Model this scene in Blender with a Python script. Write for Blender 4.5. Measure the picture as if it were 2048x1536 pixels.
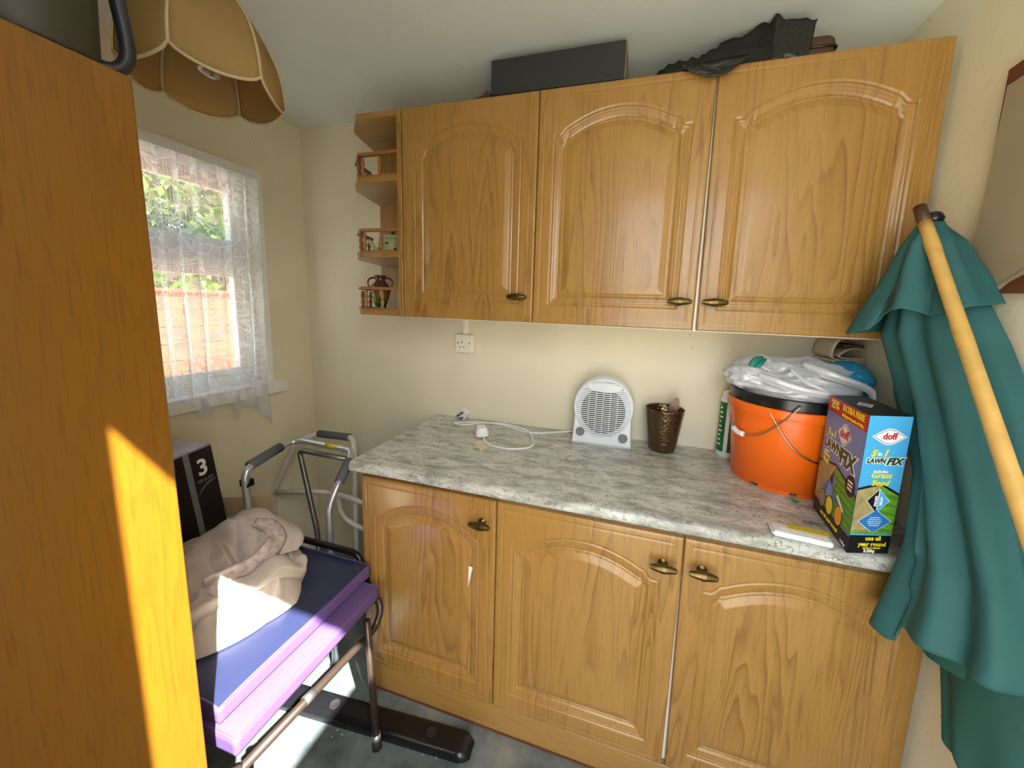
import bpy, bmesh, math, random
import numpy as np
from mathutils import Vector, Matrix

# ------------------------------------------------------------------ clear
for o in list(bpy.data.objects): bpy.data.objects.remove(o)
scene = bpy.context.scene
COL = scene.collection
PI = math.pi
rng = np.random.default_rng(7)
random.seed(7)

# ------------------------------------------------------------------ camera
CAM_POS = (1.2415, -1.5692, 1.4595)
YAW, PITCH, ROLL, FPX = 0.2774, -0.1423, -0.036, 724.04
cam_d = bpy.data.cameras.new('camera'); cam = bpy.data.objects.new('camera', cam_d); COL.objects.link(cam)
Rz = Matrix.Rotation(YAW, 3, 'Z'); Rx = Matrix.Rotation(PITCH, 3, 'X'); Ry = Matrix.Rotation(ROLL, 3, 'Y')
Rm = Rz @ Rx @ Ry                                  # columns: right, forward, up
r_, f_, u_ = Rm.col[0], Rm.col[1], Rm.col[2]
mw = Matrix(((r_[0], u_[0], -f_[0], CAM_POS[0]), (r_[1], u_[1], -f_[1], CAM_POS[1]), (r_[2], u_[2], -f_[2], CAM_POS[2]), (0, 0, 0, 1)))
cam.matrix_world = mw
cam_d.sensor_fit = 'HORIZONTAL'; cam_d.sensor_width = 36.0
cam_d.lens = FPX / 2048 * 36.0
cam_d.shift_x = -40.5 / 2048; cam_d.shift_y = -49.9 / 2048
cam_d.clip_start = 0.02; cam_d.clip_end = 200
scene.camera = cam

# ------------------------------------------------------------------ sky, sun, exposure
SUN_DIR = Vector((-1.37, 1.0, -1.76)).normalized()
SKY_STRENGTH = 0.8
SUN_STRENGTH = 30.0
EXPOSURE = 0.68
world = bpy.data.worlds.new('world'); scene.world = world; world.use_nodes = True
wn = world.node_tree.nodes; wl = world.node_tree.links; wn.clear()
wo = wn.new('ShaderNodeOutputWorld'); bg = wn.new('ShaderNodeBackground'); sky = wn.new('ShaderNodeTexSky')
sky.sky_type = 'NISHITA'; sky.sun_disc = False
sky.sun_elevation = math.radians(46); sky.sun_rotation = math.atan2(1.37, -1.0)
sky.dust_density = 3.0; sky.ozone_density = 1.0
mixw = wn.new('ShaderNodeMix'); mixw.data_type = 'RGBA'; mixw.inputs[0].default_value = 0.5
hsv = wn.new('ShaderNodeRGBToBW')
wl.new(sky.outputs[0], mixw.inputs[6]); wl.new(sky.outputs[0], hsv.inputs[0])
wl.new(hsv.outputs[0], mixw.inputs[7]); wl.new(mixw.outputs[2], bg.inputs[0]); wl.new(bg.outputs[0], wo.inputs[0])
bg.inputs[1].default_value = SKY_STRENGTH
sun_d = bpy.data.lights.new('sun', 'SUN'); sun = bpy.data.objects.new('sun', sun_d); COL.objects.link(sun)
sun_d.energy = SUN_STRENGTH; sun_d.angle = math.radians(0.6); sun_d.color = (1.0, 0.955, 0.87)
sun.rotation_euler = SUN_DIR.to_track_quat('-Z', 'Y').to_euler(); sun.location = (4, -5, 6)
def portal(name, loc, sx, sy, direction):
    d = bpy.data.lights.new(name, 'AREA'); d.shape = 'RECTANGLE'; d.size = sx; d.size_y = sy; d.cycles.is_portal = True
    o = bpy.data.objects.new(name, d); COL.objects.link(o); o.location = loc
    o.rotation_euler = Vector(direction).to_track_quat('-Z', 'Z').to_euler()
portal('doorway_portal', (1.5125, -1.80, 1.05), 0.87, 2.3, (0, 1, 0))
portal('window_portal', (-0.62, -0.64, 1.53), 0.72, 0.95, (1, 0, 0))
vs = scene.view_settings
scene.display_settings.display_device = 'sRGB'
vs.view_transform = 'Standard'; vs.look = 'None'; vs.gamma = 1.0; vs.use_curve_mapping = False
vs.exposure = EXPOSURE
scene.cycles.use_denoising = True
scene.cycles.max_bounces = 14; scene.cycles.diffuse_bounces = 7; scene.cycles.transparent_max_bounces = 24
scene.cycles.sample_clamp_indirect = 8.0; scene.cycles.caustics_reflective = False; scene.cycles.caustics_refractive = False

# ------------------------------------------------------------------ noise helpers
def _hash(ix, iy, iz, s):
    n = (ix * 374761393 + iy * 668265263 + iz * 1274126177 + s * 974634277) & 0x7fffffff
    n = ((n ^ (n >> 13)) * 1274126177) & 0x7fffffff
    return ((n ^ (n >> 16)) & 0xffff) / 65535.0
def vnoise(p, s=0):
    p = np.asarray(p, float); i = np.floor(p).astype(np.int64); f = p - i; f = f * f * (3 - 2 * f)
    out = 0
    for dx in (0, 1):
        for dy in (0, 1):
            for dz in (0, 1):
                w = (f[..., 0] if dx else 1 - f[..., 0]) * (f[..., 1] if dy else 1 - f[..., 1]) * (f[..., 2] if dz else 1 - f[..., 2])
                out = out + w * _hash(i[..., 0] + dx, i[..., 1] + dy, i[..., 2] + dz, s)
    return out * 2 - 1
def fbm(p, s=0, o=4):
    a, t = 1.0, 0; p = np.asarray(p, float)
    for k in range(o): t = t + a * vnoise(p, s + k); p = p * 2.03; a *= .5
    return t
def ridged(p, s=0, o=3):
    a, t = 1.0, 0; p = np.asarray(p, float)
    for k in range(o): t = t + a * (1 - 2 * np.abs(vnoise(p, s + k))); p = p * 1.93; a *= .5
    return t

# ------------------------------------------------------------------ materials
MATS = {}
def newmat(name):
    m = bpy.data.materials.new(name); m.use_nodes = True; nt = m.node_tree; nt.nodes.clear()
    out = nt.nodes.new('ShaderNodeOutputMaterial'); b = nt.nodes.new('ShaderNodeBsdfPrincipled')
    nt.links.new(b.outputs[0], out.inputs[0]); MATS[name] = m
    return m, nt, b, out
def srgb(h):
    h = h.lstrip('#'); c = [int(h[i:i + 2], 16) / 255 for i in (0, 2, 4)]
    return tuple(((x / 12.92) if x <= .04045 else ((x + .055) / 1.055) ** 2.4) for x in c) + (1,)
def node(nt, t, **kw):
    n = nt.nodes.new(t)
    for k, v in kw.items():
        if k.startswith('i_'):
            key = k[2:]; key = int(key) if key.isdigit() else key
            n.inputs[key].default_value = v
        else: setattr(n, k, v)
    return n
def coords(nt, scale=(1, 1, 1), rnd=0.0, kind='Object', rot=(0, 0, 0)):
    tc = node(nt, 'ShaderNodeTexCoord'); mp = node(nt, 'ShaderNodeMapping'); mp.inputs['Scale'].default_value = scale
    mp.inputs['Rotation'].default_value = rot
    if rnd:
        oi = node(nt, 'ShaderNodeObjectInfo'); mu = node(nt, 'ShaderNodeVectorMath', operation='SCALE'); mu.inputs[0].default_value = (rnd, rnd * 1.7, rnd * .6)
        nt.links.new(oi.outputs['Random'], mu.inputs['Scale']); ad = node(nt, 'ShaderNodeVectorMath', operation='ADD')
        nt.links.new(tc.outputs[kind], ad.inputs[0]); nt.links.new(mu.outputs[0], ad.inputs[1]); nt.links.new(ad.outputs[0], mp.inputs[0])
    else: nt.links.new(tc.outputs[kind], mp.inputs[0])
    return mp.outputs[0]
def ramp(nt, fac, stops, interp='LINEAR'):
    r = node(nt, 'ShaderNodeValToRGB'); cr = r.color_ramp; cr.interpolation = interp
    while len(cr.elements) > 1: cr.elements.remove(cr.elements[-1])
    for k, (p, c) in enumerate(stops):
        e = cr.elements[0] if k == 0 else cr.elements.new(p)
        e.position = p; e.color = c if len(c) == 4 else tuple(c) + (1,)
    nt.links.new(fac, r.inputs[0]); return r.outputs[0]
def g(v): return (v, v, v, 1)
def mixc(nt, fac, a, b, mode='MIX'):
    n = node(nt, 'ShaderNodeMix', data_type='RGBA', blend_type=mode)
    for s, v in ((0, fac), (6, a), (7, b)):
        if hasattr(v, 'is_linked') or hasattr(v, 'links'): nt.links.new(v, n.inputs[s])
        else: n.inputs[s].default_value = v
    return n.outputs[2]
def bump(nt, b, h, strength=.2, dist=.01):
    n = node(nt, 'ShaderNodeBump'); n.inputs['Strength'].default_value = strength; n.inputs['Distance'].default_value = dist
    nt.links.new(h, n.inputs['Height']); nt.links.new(n.outputs[0], b.inputs['Normal'])
def simple(name, hexc, rough=.5, metal=0.0, var=0.0, vscale=8.0, bmp=0.0, bscale=60.0, spec=.5, coat=0.0, sub=0.0, trans=0.0, dist=.004):
    m, nt, b, out = newmat(name); c = srgb(hexc)
    b.inputs['Base Color'].default_value = c; b.inputs['Roughness'].default_value = rough; b.inputs['Metallic'].default_value = metal
    b.inputs['Specular IOR Level'].default_value = spec; b.inputs['Coat Weight'].default_value = coat
    if trans: b.inputs['Transmission Weight'].default_value = trans
    v = coords(nt)
    if var:
        nz = node(nt, 'ShaderNodeTexNoise', i_Scale=vscale, i_Detail=5.0); nt.links.new(v, nz.inputs['Vector'])
        d = tuple(max(0, x * (1 - var)) for x in c[:3]); l = tuple(min(1, x * (1 + var * .6)) for x in c[:3])
        nt.links.new(ramp(nt, nz.outputs[0], [(.3, d), (.7, l)]), b.inputs['Base Color'])
    if bmp:
        nb = node(nt, 'ShaderNodeTexNoise', i_Scale=bscale, i_Detail=4.0); nt.links.new(v, nb.inputs['Vector']); bump(nt, b, nb.outputs[0], bmp, dist)
    return m

def oak(name, light, mid, dark, axis=2, rough=.32, coat=.25, fig=.75):
    """oak foil: soft base, patches of cathedral figure, short dark pores; grain runs along axis"""
    m, nt, b, out = newmat(name)
    st = [1, 1, 1]; st[axis] = .085
    v = coords(nt, tuple(st), 7.3)
    low = node(nt, 'ShaderNodeTexNoise', i_Scale=5.0, i_Detail=3.5, i_Roughness=.52, i_Distortion=.25); nt.links.new(v, low.inputs['Vector'])
    mul = node(nt, 'ShaderNodeMath', operation='MULTIPLY'); mul.inputs[1].default_value = 24.0; nt.links.new(low.outputs[0], mul.inputs[0])
    fr = node(nt, 'ShaderNodeMath', operation='FRACT'); nt.links.new(mul.outputs[0], fr.inputs[0])
    lines = ramp(nt, fr.outputs[0], [(.0, g(0)), (.25, g(.08)), (.72, g(.45)), (.9, g(1)), (1, g(0))])
    st3 = [1, 1, 1]; st3[axis] = .18
    gt = node(nt, 'ShaderNodeTexNoise', i_Scale=9.0, i_Detail=2.0); nt.links.new(coords(nt, tuple(st3), 5.0), gt.inputs['Vector'])
    gate = ramp(nt, gt.outputs[0], [(.42, g(.12)), (.62, g(1))])
    fm = node(nt, 'ShaderNodeMath', operation='MULTIPLY'); nt.links.new(lines, fm.inputs[0]); nt.links.new(gate, fm.inputs[1])
    fs = node(nt, 'ShaderNodeMath', operation='MULTIPLY'); nt.links.new(fm.outputs[0], fs.inputs[0]); fs.inputs[1].default_value = fig
    st2 = [260, 260, 260]; st2[axis] = 14.0
    fine = node(nt, 'ShaderNodeTexNoise', i_Scale=1.0, i_Detail=2.0); nt.links.new(coords(nt, tuple(st2), 3.1), fine.inputs['Vector'])
    fc = ramp(nt, fine.outputs[0], [(.28, g(.74)), (.44, g(.98)), (.7, g(1.03))])
    tn = node(nt, 'ShaderNodeTexNoise', i_Scale=6.0, i_Detail=2.0); st4 = [1, 1, 1]; st4[axis] = .06; nt.links.new(coords(nt, tuple(st4), 2.2), tn.inputs['Vector'])
    tone = ramp(nt, tn.outputs[0], [(.3, srgb(mid)), (.5, srgb(light)), (.75, srgb(light))])
    c1 = mixc(nt, .45, srgb(light), tone); c2 = mixc(nt, fs.outputs[0], c1, srgb(dark)); c3 = mixc(nt, .8, c2, fc, 'MULTIPLY')
    nt.links.new(c3, b.inputs['Base Color']); b.inputs['Roughness'].default_value = rough
    b.inputs['Coat Weight'].default_value = coat; b.inputs['Coat Roughness'].default_value = .14
    bump(nt, b, fine.outputs[0], .06, .001)
    return m
oak('oak', '#a67e40', '#976e33', '#775224', 2)
oak('oak_h', '#a88244', '#976e33', '#775224', 0)
oak('oak_gallery', '#a06c36', '#8c562a', '#6e3f1c', 0, .4, .1)
oak('pine', '#835711', '#7b500e', '#65400b', 2, .42, .08, .3)

def wallmat(name, hexc, spots=True, bstr=.25, stain=.05, rough=.75):
    m, nt, b, out = newmat(name); c = srgb(hexc); v = coords(nt)
    n1 = node(nt, 'ShaderNodeTexNoise', i_Scale=2.2, i_Detail=5.0); nt.links.new(v, n1.inputs['Vector'])
    d = tuple(x * (1 - stain * 1.6) for x in c[:3]); l = tuple(min(1, x * (1 + stain)) for x in c[:3])
    col = ramp(nt, n1.outputs[0], [(.3, d), (.7, l)])
    if spots:
        vo = node(nt, 'ShaderNodeTexVoronoi', i_Scale=19.0); nt.links.new(v, vo.inputs['Vector'])
        wn_ = node(nt, 'ShaderNodeTexNoise', i_Scale=2.6, i_Detail=2.0); nt.links.new(v, wn_.inputs['Vector'])
        gate = ramp(nt, wn_.outputs[0], [(.5, g(0)), (.56, g(1))])
        dots = ramp(nt, vo.outputs['Distance'], [(.035, g(1)), (.06, g(0))])
        gm = node(nt, 'ShaderNodeMath', operation='MULTIPLY'); nt.links.new(gate, gm.inputs[0]); nt.links.new(dots, gm.inputs[1])
        g2 = node(nt, 'ShaderNodeMath', operation='MULTIPLY'); nt.links.new(gm.outputs[0], g2.inputs[0]); g2.inputs[1].default_value = .7
        col = mixc(nt, g2.outputs[0], col, srgb('#4a3c28'))
    nt.links.new(col, b.inputs['Base Color']); b.inputs['Roughness'].default_value = rough
    n2 = node(nt, 'ShaderNodeTexNoise', i_Scale=55.0, i_Detail=5.0); nt.links.new(v, n2.inputs['Vector']); bump(nt, b, n2.outputs[0], bstr, .003)
    return m
wallmat('wall_cream', '#e3dcc1')
wallmat('ceiling_white', '#dfe5e0', False, .2, .03)

def floormat():
    m, nt, b, out = newmat('floor_concrete'); v = coords(nt)
    n1 = node(nt, 'ShaderNodeTexNoise', i_Scale=6.0, i_Detail=8.0, i_Roughness=.65); nt.links.new(v, n1.inputs['Vector'])
    col = ramp(nt, n1.outputs[0], [(.3, srgb('#3f484c')), (.48, srgb('#626c70')), (.6, srgb('#788282')), (.72, srgb('#928f82'))])
    vo = node(nt, 'ShaderNodeTexVoronoi', i_Scale=46.0); nt.links.new(v, vo.inputs['Vector'])
    chips = ramp(nt, vo.outputs['Distance'], [(.10, g(1)), (.16, g(0))])
    ng = node(nt, 'ShaderNodeTexNoise', i_Scale=9.0); nt.links.new(v, ng.inputs['Vector']); gate = ramp(nt, ng.outputs[0], [(.5, g(0)), (.58, g(.8))])
    mm = node(nt, 'ShaderNodeMath', operation='MULTIPLY'); nt.links.new(chips, mm.inputs[0]); nt.links.new(gate, mm.inputs[1])
    col = mixc(nt, mm.outputs[0], col, srgb('#c9c7b8'))
    nt.links.new(col, b.inputs['Base Color']); b.inputs['Roughness'].default_value = .38
    bump(nt, b, n1.outputs[0], .25, .006)
floormat()

def marble():
    m, nt, b, out = newmat('worktop_laminate')
    v = coords(nt, (1.0, 2.6, 2.6))
    n1 = node(nt, 'ShaderNodeTexNoise', i_Scale=9.0, i_Detail=9.0, i_Roughness=.62, i_Distortion=.6); nt.links.new(v, n1.inputs['Vector'])
    base = ramp(nt, n1.outputs[0], [(.28, srgb('#7d7f78')), (.43, srgb('#abada5')), (.55, srgb('#c6c8c0')), (.72, srgb('#dee0d9'))])
    v2 = coords(nt, (1.0, 2.2, 2.2))
    n2 = node(nt, 'ShaderNodeTexNoise', i_Scale=16.0, i_Detail=6.0, i_Roughness=.6, i_Distortion=1.4); nt.links.new(v2, n2.inputs['Vector'])
    ab = node(nt, 'ShaderNodeMath', operation='SUBTRACT'); nt.links.new(n2.outputs[0], ab.inputs[0]); ab.inputs[1].default_value = .5
    aa = node(nt, 'ShaderNodeMath', operation='ABSOLUTE'); nt.links.new(ab.outputs[0], aa.inputs[0])
    vein = ramp(nt, aa.outputs[0], [(.0, g(.85)), (.010, g(.35)), (.022, g(0))])
    col = mixc(nt, vein, base, srgb('#4c473c'))
    n3 = node(nt, 'ShaderNodeTexNoise', i_Scale=2.4, i_Detail=2.0); nt.links.new(coords(nt), n3.inputs['Vector'])
    w = ramp(nt, n3.outputs[0], [(.48, g(0)), (.75, g(.22))])
    col = mixc(nt, w, col, srgb('#a08f7c'))
    nt.links.new(col, b.inputs['Base Color']); b.inputs['Roughness'].default_value = .17
marble()

simple('cane', '#cfa75a', .5, var=.12, vscale=30)
simple('white_paint', '#e6e6e2', .45, var=.05, bmp=.05)
simple('white_melamine', '#eeeae0', .4)
simple('white_plastic', '#e9ebee', .35)
simple('heater_white', '#e4e8ee', .32)
simple('dark_grille', '#1c1e24', .7)
simple('grey_knob', '#7d7f80', .45)
simple('cream_plastic', '#efe9da', .4)
simple('black_hole', '#15130f', .8)
simple('brass', '#6e5b36', .3, .92, var=.25, vscale=40)
simple('steel_pin', '#6d5f4e', .35, .8)
simple('card_tan', '#dccbb0', .8, var=.06)
simple('cardboard', '#a87f50', .85, var=.1, vscale=14)
simple('orange_plastic', '#ee6a10', .3, spec=.5)
simple('black_plastic', '#121316', .25)
simple('black_rubber', '#17171a', .7)
simple('wire', '#b9b2a8', .25, .95)
simple('teal_fabric', '#255c5c', .72, var=.12, vscale=5, bmp=.12, bscale=900, dist=.0006)
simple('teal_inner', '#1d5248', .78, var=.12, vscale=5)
simple('black_card', '#2a2c2c', .55, var=.1, bmp=.05)
simple('card_edge', '#8d7b62', .8)
simple('brown_leather', '#4a3020', .5, var=.2)
simple('grey_panel', '#9c9076', .6, var=.06)
simple('brown_board', '#6b3b22', .6, var=.15)
simple('paper_white', '#e9e6de', .8)
simple('silver', '#c9ccd0', .32, .75)
simple('grey_metal', '#7b7d7e', .38, .8)
simple('white_metal', '#d3d2c8', .4)
simple('grip_grey', '#5a5e62', .8, bmp=.2, bscale=300)
simple('yellow_label', '#cdb81f', .5)
simple('navy_vinyl', '#252c4c', .38, var=.08, bmp=.08, bscale=400, dist=.001)
simple('purple_vinyl', '#5e4a7e', .5, var=.06, bmp=.1, bscale=300, dist=.001)
simple('dark_brown_metal', '#4c4038', .35, .6)
simple('black_metal', '#1d1a1a', .3, .5)
simple('grey_seat', '#8a8f92', .5)
simple('box_black', '#181214', .4, var=.1)
simple('box_grey', '#77777b', .45)
simple('lavender_paper', '#b9b2bb', .5, var=.2, vscale=30)
simple('print_white', '#f2f2f2', .5)
simple('print_blue', '#4fb1ea', .4)
simple('print_navyblue', '#2f79c4', .4)
simple('print_slate', '#6d8bc4', .4, var=.05)
simple('print_red', '#c8261c', .4)
simple('print_logo_red', '#c0203a', .4)
simple('print_yellow', '#f2e21c', .4)
simple('print_orange', '#f3a41c', .4)
simple('print_black', '#17181a', .4)
simple('print_green', '#2e4a26', .45)
simple('print_earth', '#a99a6a', .5, var=.3, vscale=60)
simple('print_grass', '#6aa630', .5, var=.2, vscale=90)
simple('print_grass_dark', '#4d8a24', .5, var=.2, vscale=90)
simple('teal_print', '#127a6c', .4)
simple('can_green', '#1f6b35', .4)
simple('blue_bag', '#2a9fd2', .3, bmp=.3, bscale=40)
simple('dark_teal_cloth', '#12343c', .7)
simple('beige_paper', '#cdbfa8', .8, var=.06)
simple('maroon', '#5a3028', .7)
simple('clear_film', '#dfe4e6', .2, var=.1, vscale=60)
simple('green_clip', '#2f9a3c', .4)
simple('jug_dark', '#3a3830', .5, var=.08)
simple('jug_handle', '#23252f', .35)
simple('jar_green', '#b9c48e', .35, var=.1)
simple('brown_knob', '#3b2418', .4)
simple('cream_jar', '#ded3b6', .4)
simple('fence_terracotta', '#b04a2e', .7, var=.12, vscale=10)  # the fence's own paint colour, mottled at random
simple('patio', '#a19f97', .9, var=.12, vscale=6)
simple('leaf_a', '#6f9a2c', .5); simple('leaf_b', '#8ab63c', .5); simple('leaf_c', '#4d7a24', .5)
simple('bark', '#5a4630', .9)
simple('embroidery', '#c6b6b0', .85, var=.35, vscale=55)
simple('stain_card', '#bda682', .85, var=.12)
simple('copper_blade', '#7d5e4c', .4, .3, var=.4, vscale=50)

def vasemat():
    m, nt, b, out = newmat('glazed_vase'); tc = node(nt, 'ShaderNodeTexCoord'); sx = node(nt, 'ShaderNodeSeparateXYZ'); nt.links.new(tc.outputs['Generated'], sx.inputs[0])
    n = node(nt, 'ShaderNodeTexNoise', i_Scale=4.0, i_Detail=3.0); nt.links.new(tc.outputs['Generated'], n.inputs['Vector'])
    a = node(nt, 'ShaderNodeMath', operation='MULTIPLY_ADD'); nt.links.new(n.outputs[0], a.inputs[0]); a.inputs[1].default_value = .35; nt.links.new(sx.outputs[2], a.inputs[2])
    nt.links.new(ramp(nt, a.outputs[0], [(.2, srgb('#1f4f30')), (.42, srgb('#3f6b2e')), (.58, srgb('#8a6a22')), (.75, srgb('#5a382c')), (1, srgb('#55352e'))]), b.inputs['Base Color'])
    b.inputs['Roughness'].default_value = .12; b.inputs['Coat Weight'].default_value = .6
vasemat()
def hammered():
    m, nt, b, out = newmat('hammered_bronze'); v = coords(nt)
    vo = node(nt, 'ShaderNodeTexVoronoi', i_Scale=110.0, feature='SMOOTH_F1'); nt.links.new(v, vo.inputs['Vector'])
    b.inputs['Base Color'].default_value = srgb('#6d5a40'); b.inputs['Metallic'].default_value = .9; b.inputs['Roughness'].default_value = .22
    bump(nt, b, vo.outputs['Distance'], .5, .005)
hammered()
def translucent(name, hexc, tr=.45, alpha=1.0, rough=.5, gloss=.12, bmp=0, bscale=40, var=0.0):
    m, nt, b, out = newmat(name); nt.nodes.remove(b); c = srgb(hexc)
    d = node(nt, 'ShaderNodeBsdfDiffuse', i_0=c); t = node(nt, 'ShaderNodeBsdfTranslucent', i_0=c)
    if var:
        nz = node(nt, 'ShaderNodeTexNoise', i_Scale=9.0, i_Detail=6.0); nt.links.new(coords(nt), nz.inputs['Vector'])
        cc = ramp(nt, nz.outputs[0], [(.35, tuple(x * (1 - var) for x in c[:3])), (.65, c)])
        nt.links.new(cc, d.inputs[0]); nt.links.new(cc, t.inputs[0])
    mx = node(nt, 'ShaderNodeMixShader', i_0=tr); nt.links.new(d.outputs[0], mx.inputs[1]); nt.links.new(t.outputs[0], mx.inputs[2])
    gl = node(nt, 'ShaderNodeBsdfGlossy'); gl.inputs['Roughness'].default_value = rough
    m2 = node(nt, 'ShaderNodeMixShader', i_0=gloss); nt.links.new(mx.outputs[0], m2.inputs[1]); nt.links.new(gl.outputs[0], m2.inputs[2]); last = m2
    if bmp:
        nb = node(nt, 'ShaderNodeTexNoise', i_Scale=bscale, i_Detail=5.0, i_Distortion=1.0); nt.links.new(coords(nt), nb.inputs['Vector'])
        bn = node(nt, 'ShaderNodeBump'); bn.inputs['Strength'].default_value = bmp; bn.inputs['Distance'].default_value = .006
        nt.links.new(nb.outputs[0], bn.inputs['Height'])
        for s in (d, t, gl): nt.links.new(bn.outputs[0], s.inputs['Normal'])
    if alpha < 1:
        tp = node(nt, 'ShaderNodeBsdfTransparent'); m3 = node(nt, 'ShaderNodeMixShader', i_0=alpha)
        nt.links.new(tp.outputs[0], m3.inputs[1]); nt.links.new(last.outputs[0], m3.inputs[2]); last = m3
    nt.links.new(last.outputs[0], out.inputs[0]); return m
translucent('bag_white', '#f1f3f6', .38, .95, .22, .10, .30, 38)
translucent('bag_black', '#16140f', .05, 1, .4, .06, .5, 30)
translucent('dust_sheet', '#ddd2c8', .15, 1, .6, .01, .25, 38, .14)
translucent('shade_fabric', '#cdb27a', .5, 1, .6, .01, .15, 200, .12)
translucent('shade_braid', '#e6d6b0', .3, 1, .6, .01)
translucent('leaf_t1', '#6f9a30', .5, 1, .4, .05); translucent('leaf_t2', '#4a7a22', .5, 1, .4, .05); translucent('leaf_t3', '#93bb48', .5, 1, .4, .05)
def glassmat():
    m, nt, b, out = newmat('glass'); nt.nodes.remove(b)
    tp = node(nt, 'ShaderNodeBsdfTransparent', i_0=(.96, .97, .97, 1)); gl = node(nt, 'ShaderNodeBsdfGlossy'); gl.inputs['Roughness'].default_value = .02
    mx = node(nt, 'ShaderNodeMixShader', i_0=.06); nt.links.new(tp.outputs[0], mx.inputs[1]); nt.links.new(gl.outputs[0], mx.inputs[2]); nt.links.new(mx.outputs[0], out.inputs[0])
glassmat()
def bulbmat():
    m, nt, b, out = newmat('bulb_glass'); nt.nodes.remove(b)
    d = node(nt, 'ShaderNodeBsdfDiffuse', i_0=srgb('#e8e6da')); tp = node(nt, 'ShaderNodeBsdfTransparent'); gl = node(nt, 'ShaderNodeBsdfGlossy'); gl.inputs['Roughness'].default_value = .08
    a = node(nt, 'ShaderNodeMixShader', i_0=.55); nt.links.new(tp.outputs[0], a.inputs[1]); nt.links.new(d.outputs[0], a.inputs[2])
    c = node(nt, 'ShaderNodeMixShader', i_0=.2); nt.links.new(a.outputs[0], c.inputs[1]); nt.links.new(gl.outputs[0], c.inputs[2]); nt.links.new(c.outputs[0], out.inputs[0])
bulbmat()
def lacemat():
    m, nt, b, out = newmat('lace'); nt.nodes.remove(b)
    tc = node(nt, 'ShaderNodeTexCoord')
    def nz(scale, **k):
        n = node(nt, 'ShaderNodeTexNoise', i_Scale=scale, **k); nt.links.new(uv, n.inputs['Vector']); return n.outputs[0]
    uv = tc.outputs['UV']                          # UV in metres along the cloth
    # scrolling stems: contour lines of a smooth noise field; leaves: blobs; ground: fine net
    f1 = nz(10.0, i_Detail=1.0, i_Distortion=1.6)
    m1 = node(nt, 'ShaderNodeMath', operation='MULTIPLY'); m1.inputs[1].default_value = 5.0; nt.links.new(f1, m1.inputs[0])
    fr = node(nt, 'ShaderNodeMath', operation='PINGPONG'); fr.inputs[1].default_value = .5; nt.links.new(m1.outputs[0], fr.inputs[0])
    stems = ramp(nt, fr.outputs[0], [(.05, g(1)), (.10, g(1)), (.12, g(0))])
    f2 = nz(24.0, i_Detail=3.0, i_Distortion=1.6)
    leaves = ramp(nt, f2, [(.515, g(0)), (.54, g(1))])
    f3 = nz(6.0, i_Detail=0.0)
    dens = ramp(nt, f3, [(.38, g(.0)), (.6, g(1))])
    lv = node(nt, 'ShaderNodeMath', operation='MULTIPLY'); nt.links.new(leaves, lv.inputs[0]); nt.links.new(dens, lv.inputs[1])
    net = node(nt, 'ShaderNodeTexVoronoi', i_Scale=210.0, feature='DISTANCE_TO_EDGE'); net.inputs['Randomness'].default_value = .15; nt.links.new(uv, net.inputs['Vector'])
    netc = ramp(nt, net.outputs['Distance'], [(.12, g(.75)), (.22, g(.1))])
    mx1 = node(nt, 'ShaderNodeMath', operation='MAXIMUM'); nt.links.new(stems, mx1.inputs[0]); nt.links.new(lv.outputs[0], mx1.inputs[1])
    sc = node(nt, 'ShaderNodeMath', operation='MULTIPLY'); sc.inputs[1].default_value = .92; nt.links.new(mx1.outputs[0], sc.inputs[0])
    mx2 = node(nt, 'ShaderNodeMath', operation='MAXIMUM'); nt.links.new(sc.outputs[0], mx2.inputs[0]); nt.links.new(netc, mx2.inputs[1])
    # plain woven hem and heading
    sep = node(nt, 'ShaderNodeSeparateXYZ'); nt.links.new(uv, sep.inputs[0])
    hem = ramp(nt, sep.outputs[1], [(.0, g(.97)), (.17, g(.97)), (.19, g(0)), (.95, g(0)), (.965, g(.85)), (1, g(.85))])
    mx3 = node(nt, 'ShaderNodeMath', operation='MAXIMUM'); nt.links.new(mx2.outputs[0], mx3.inputs[0]); nt.links.new(hem, mx3.inputs[1])
    d = node(nt, 'ShaderNodeBsdfDiffuse', i_0=(.86, .86, .88, 1)); t = node(nt, 'ShaderNodeBsdfTranslucent', i_0=(.86, .86, .88, 1))
    a = node(nt, 'ShaderNodeMixShader', i_0=.55); nt.links.new(d.outputs[0], a.inputs[1]); nt.links.new(t.outputs[0], a.inputs[2])
    tp = node(nt, 'ShaderNodeBsdfTransparent'); c = node(nt, 'ShaderNodeMixShader')
    nt.links.new(mx3.outputs[0], c.inputs[0]); nt.links.new(tp.outputs[0], c.inputs[1]); nt.links.new(a.outputs[0], c.inputs[2]); nt.links.new(c.outputs[0], out.inputs[0])
lacemat()

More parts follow.
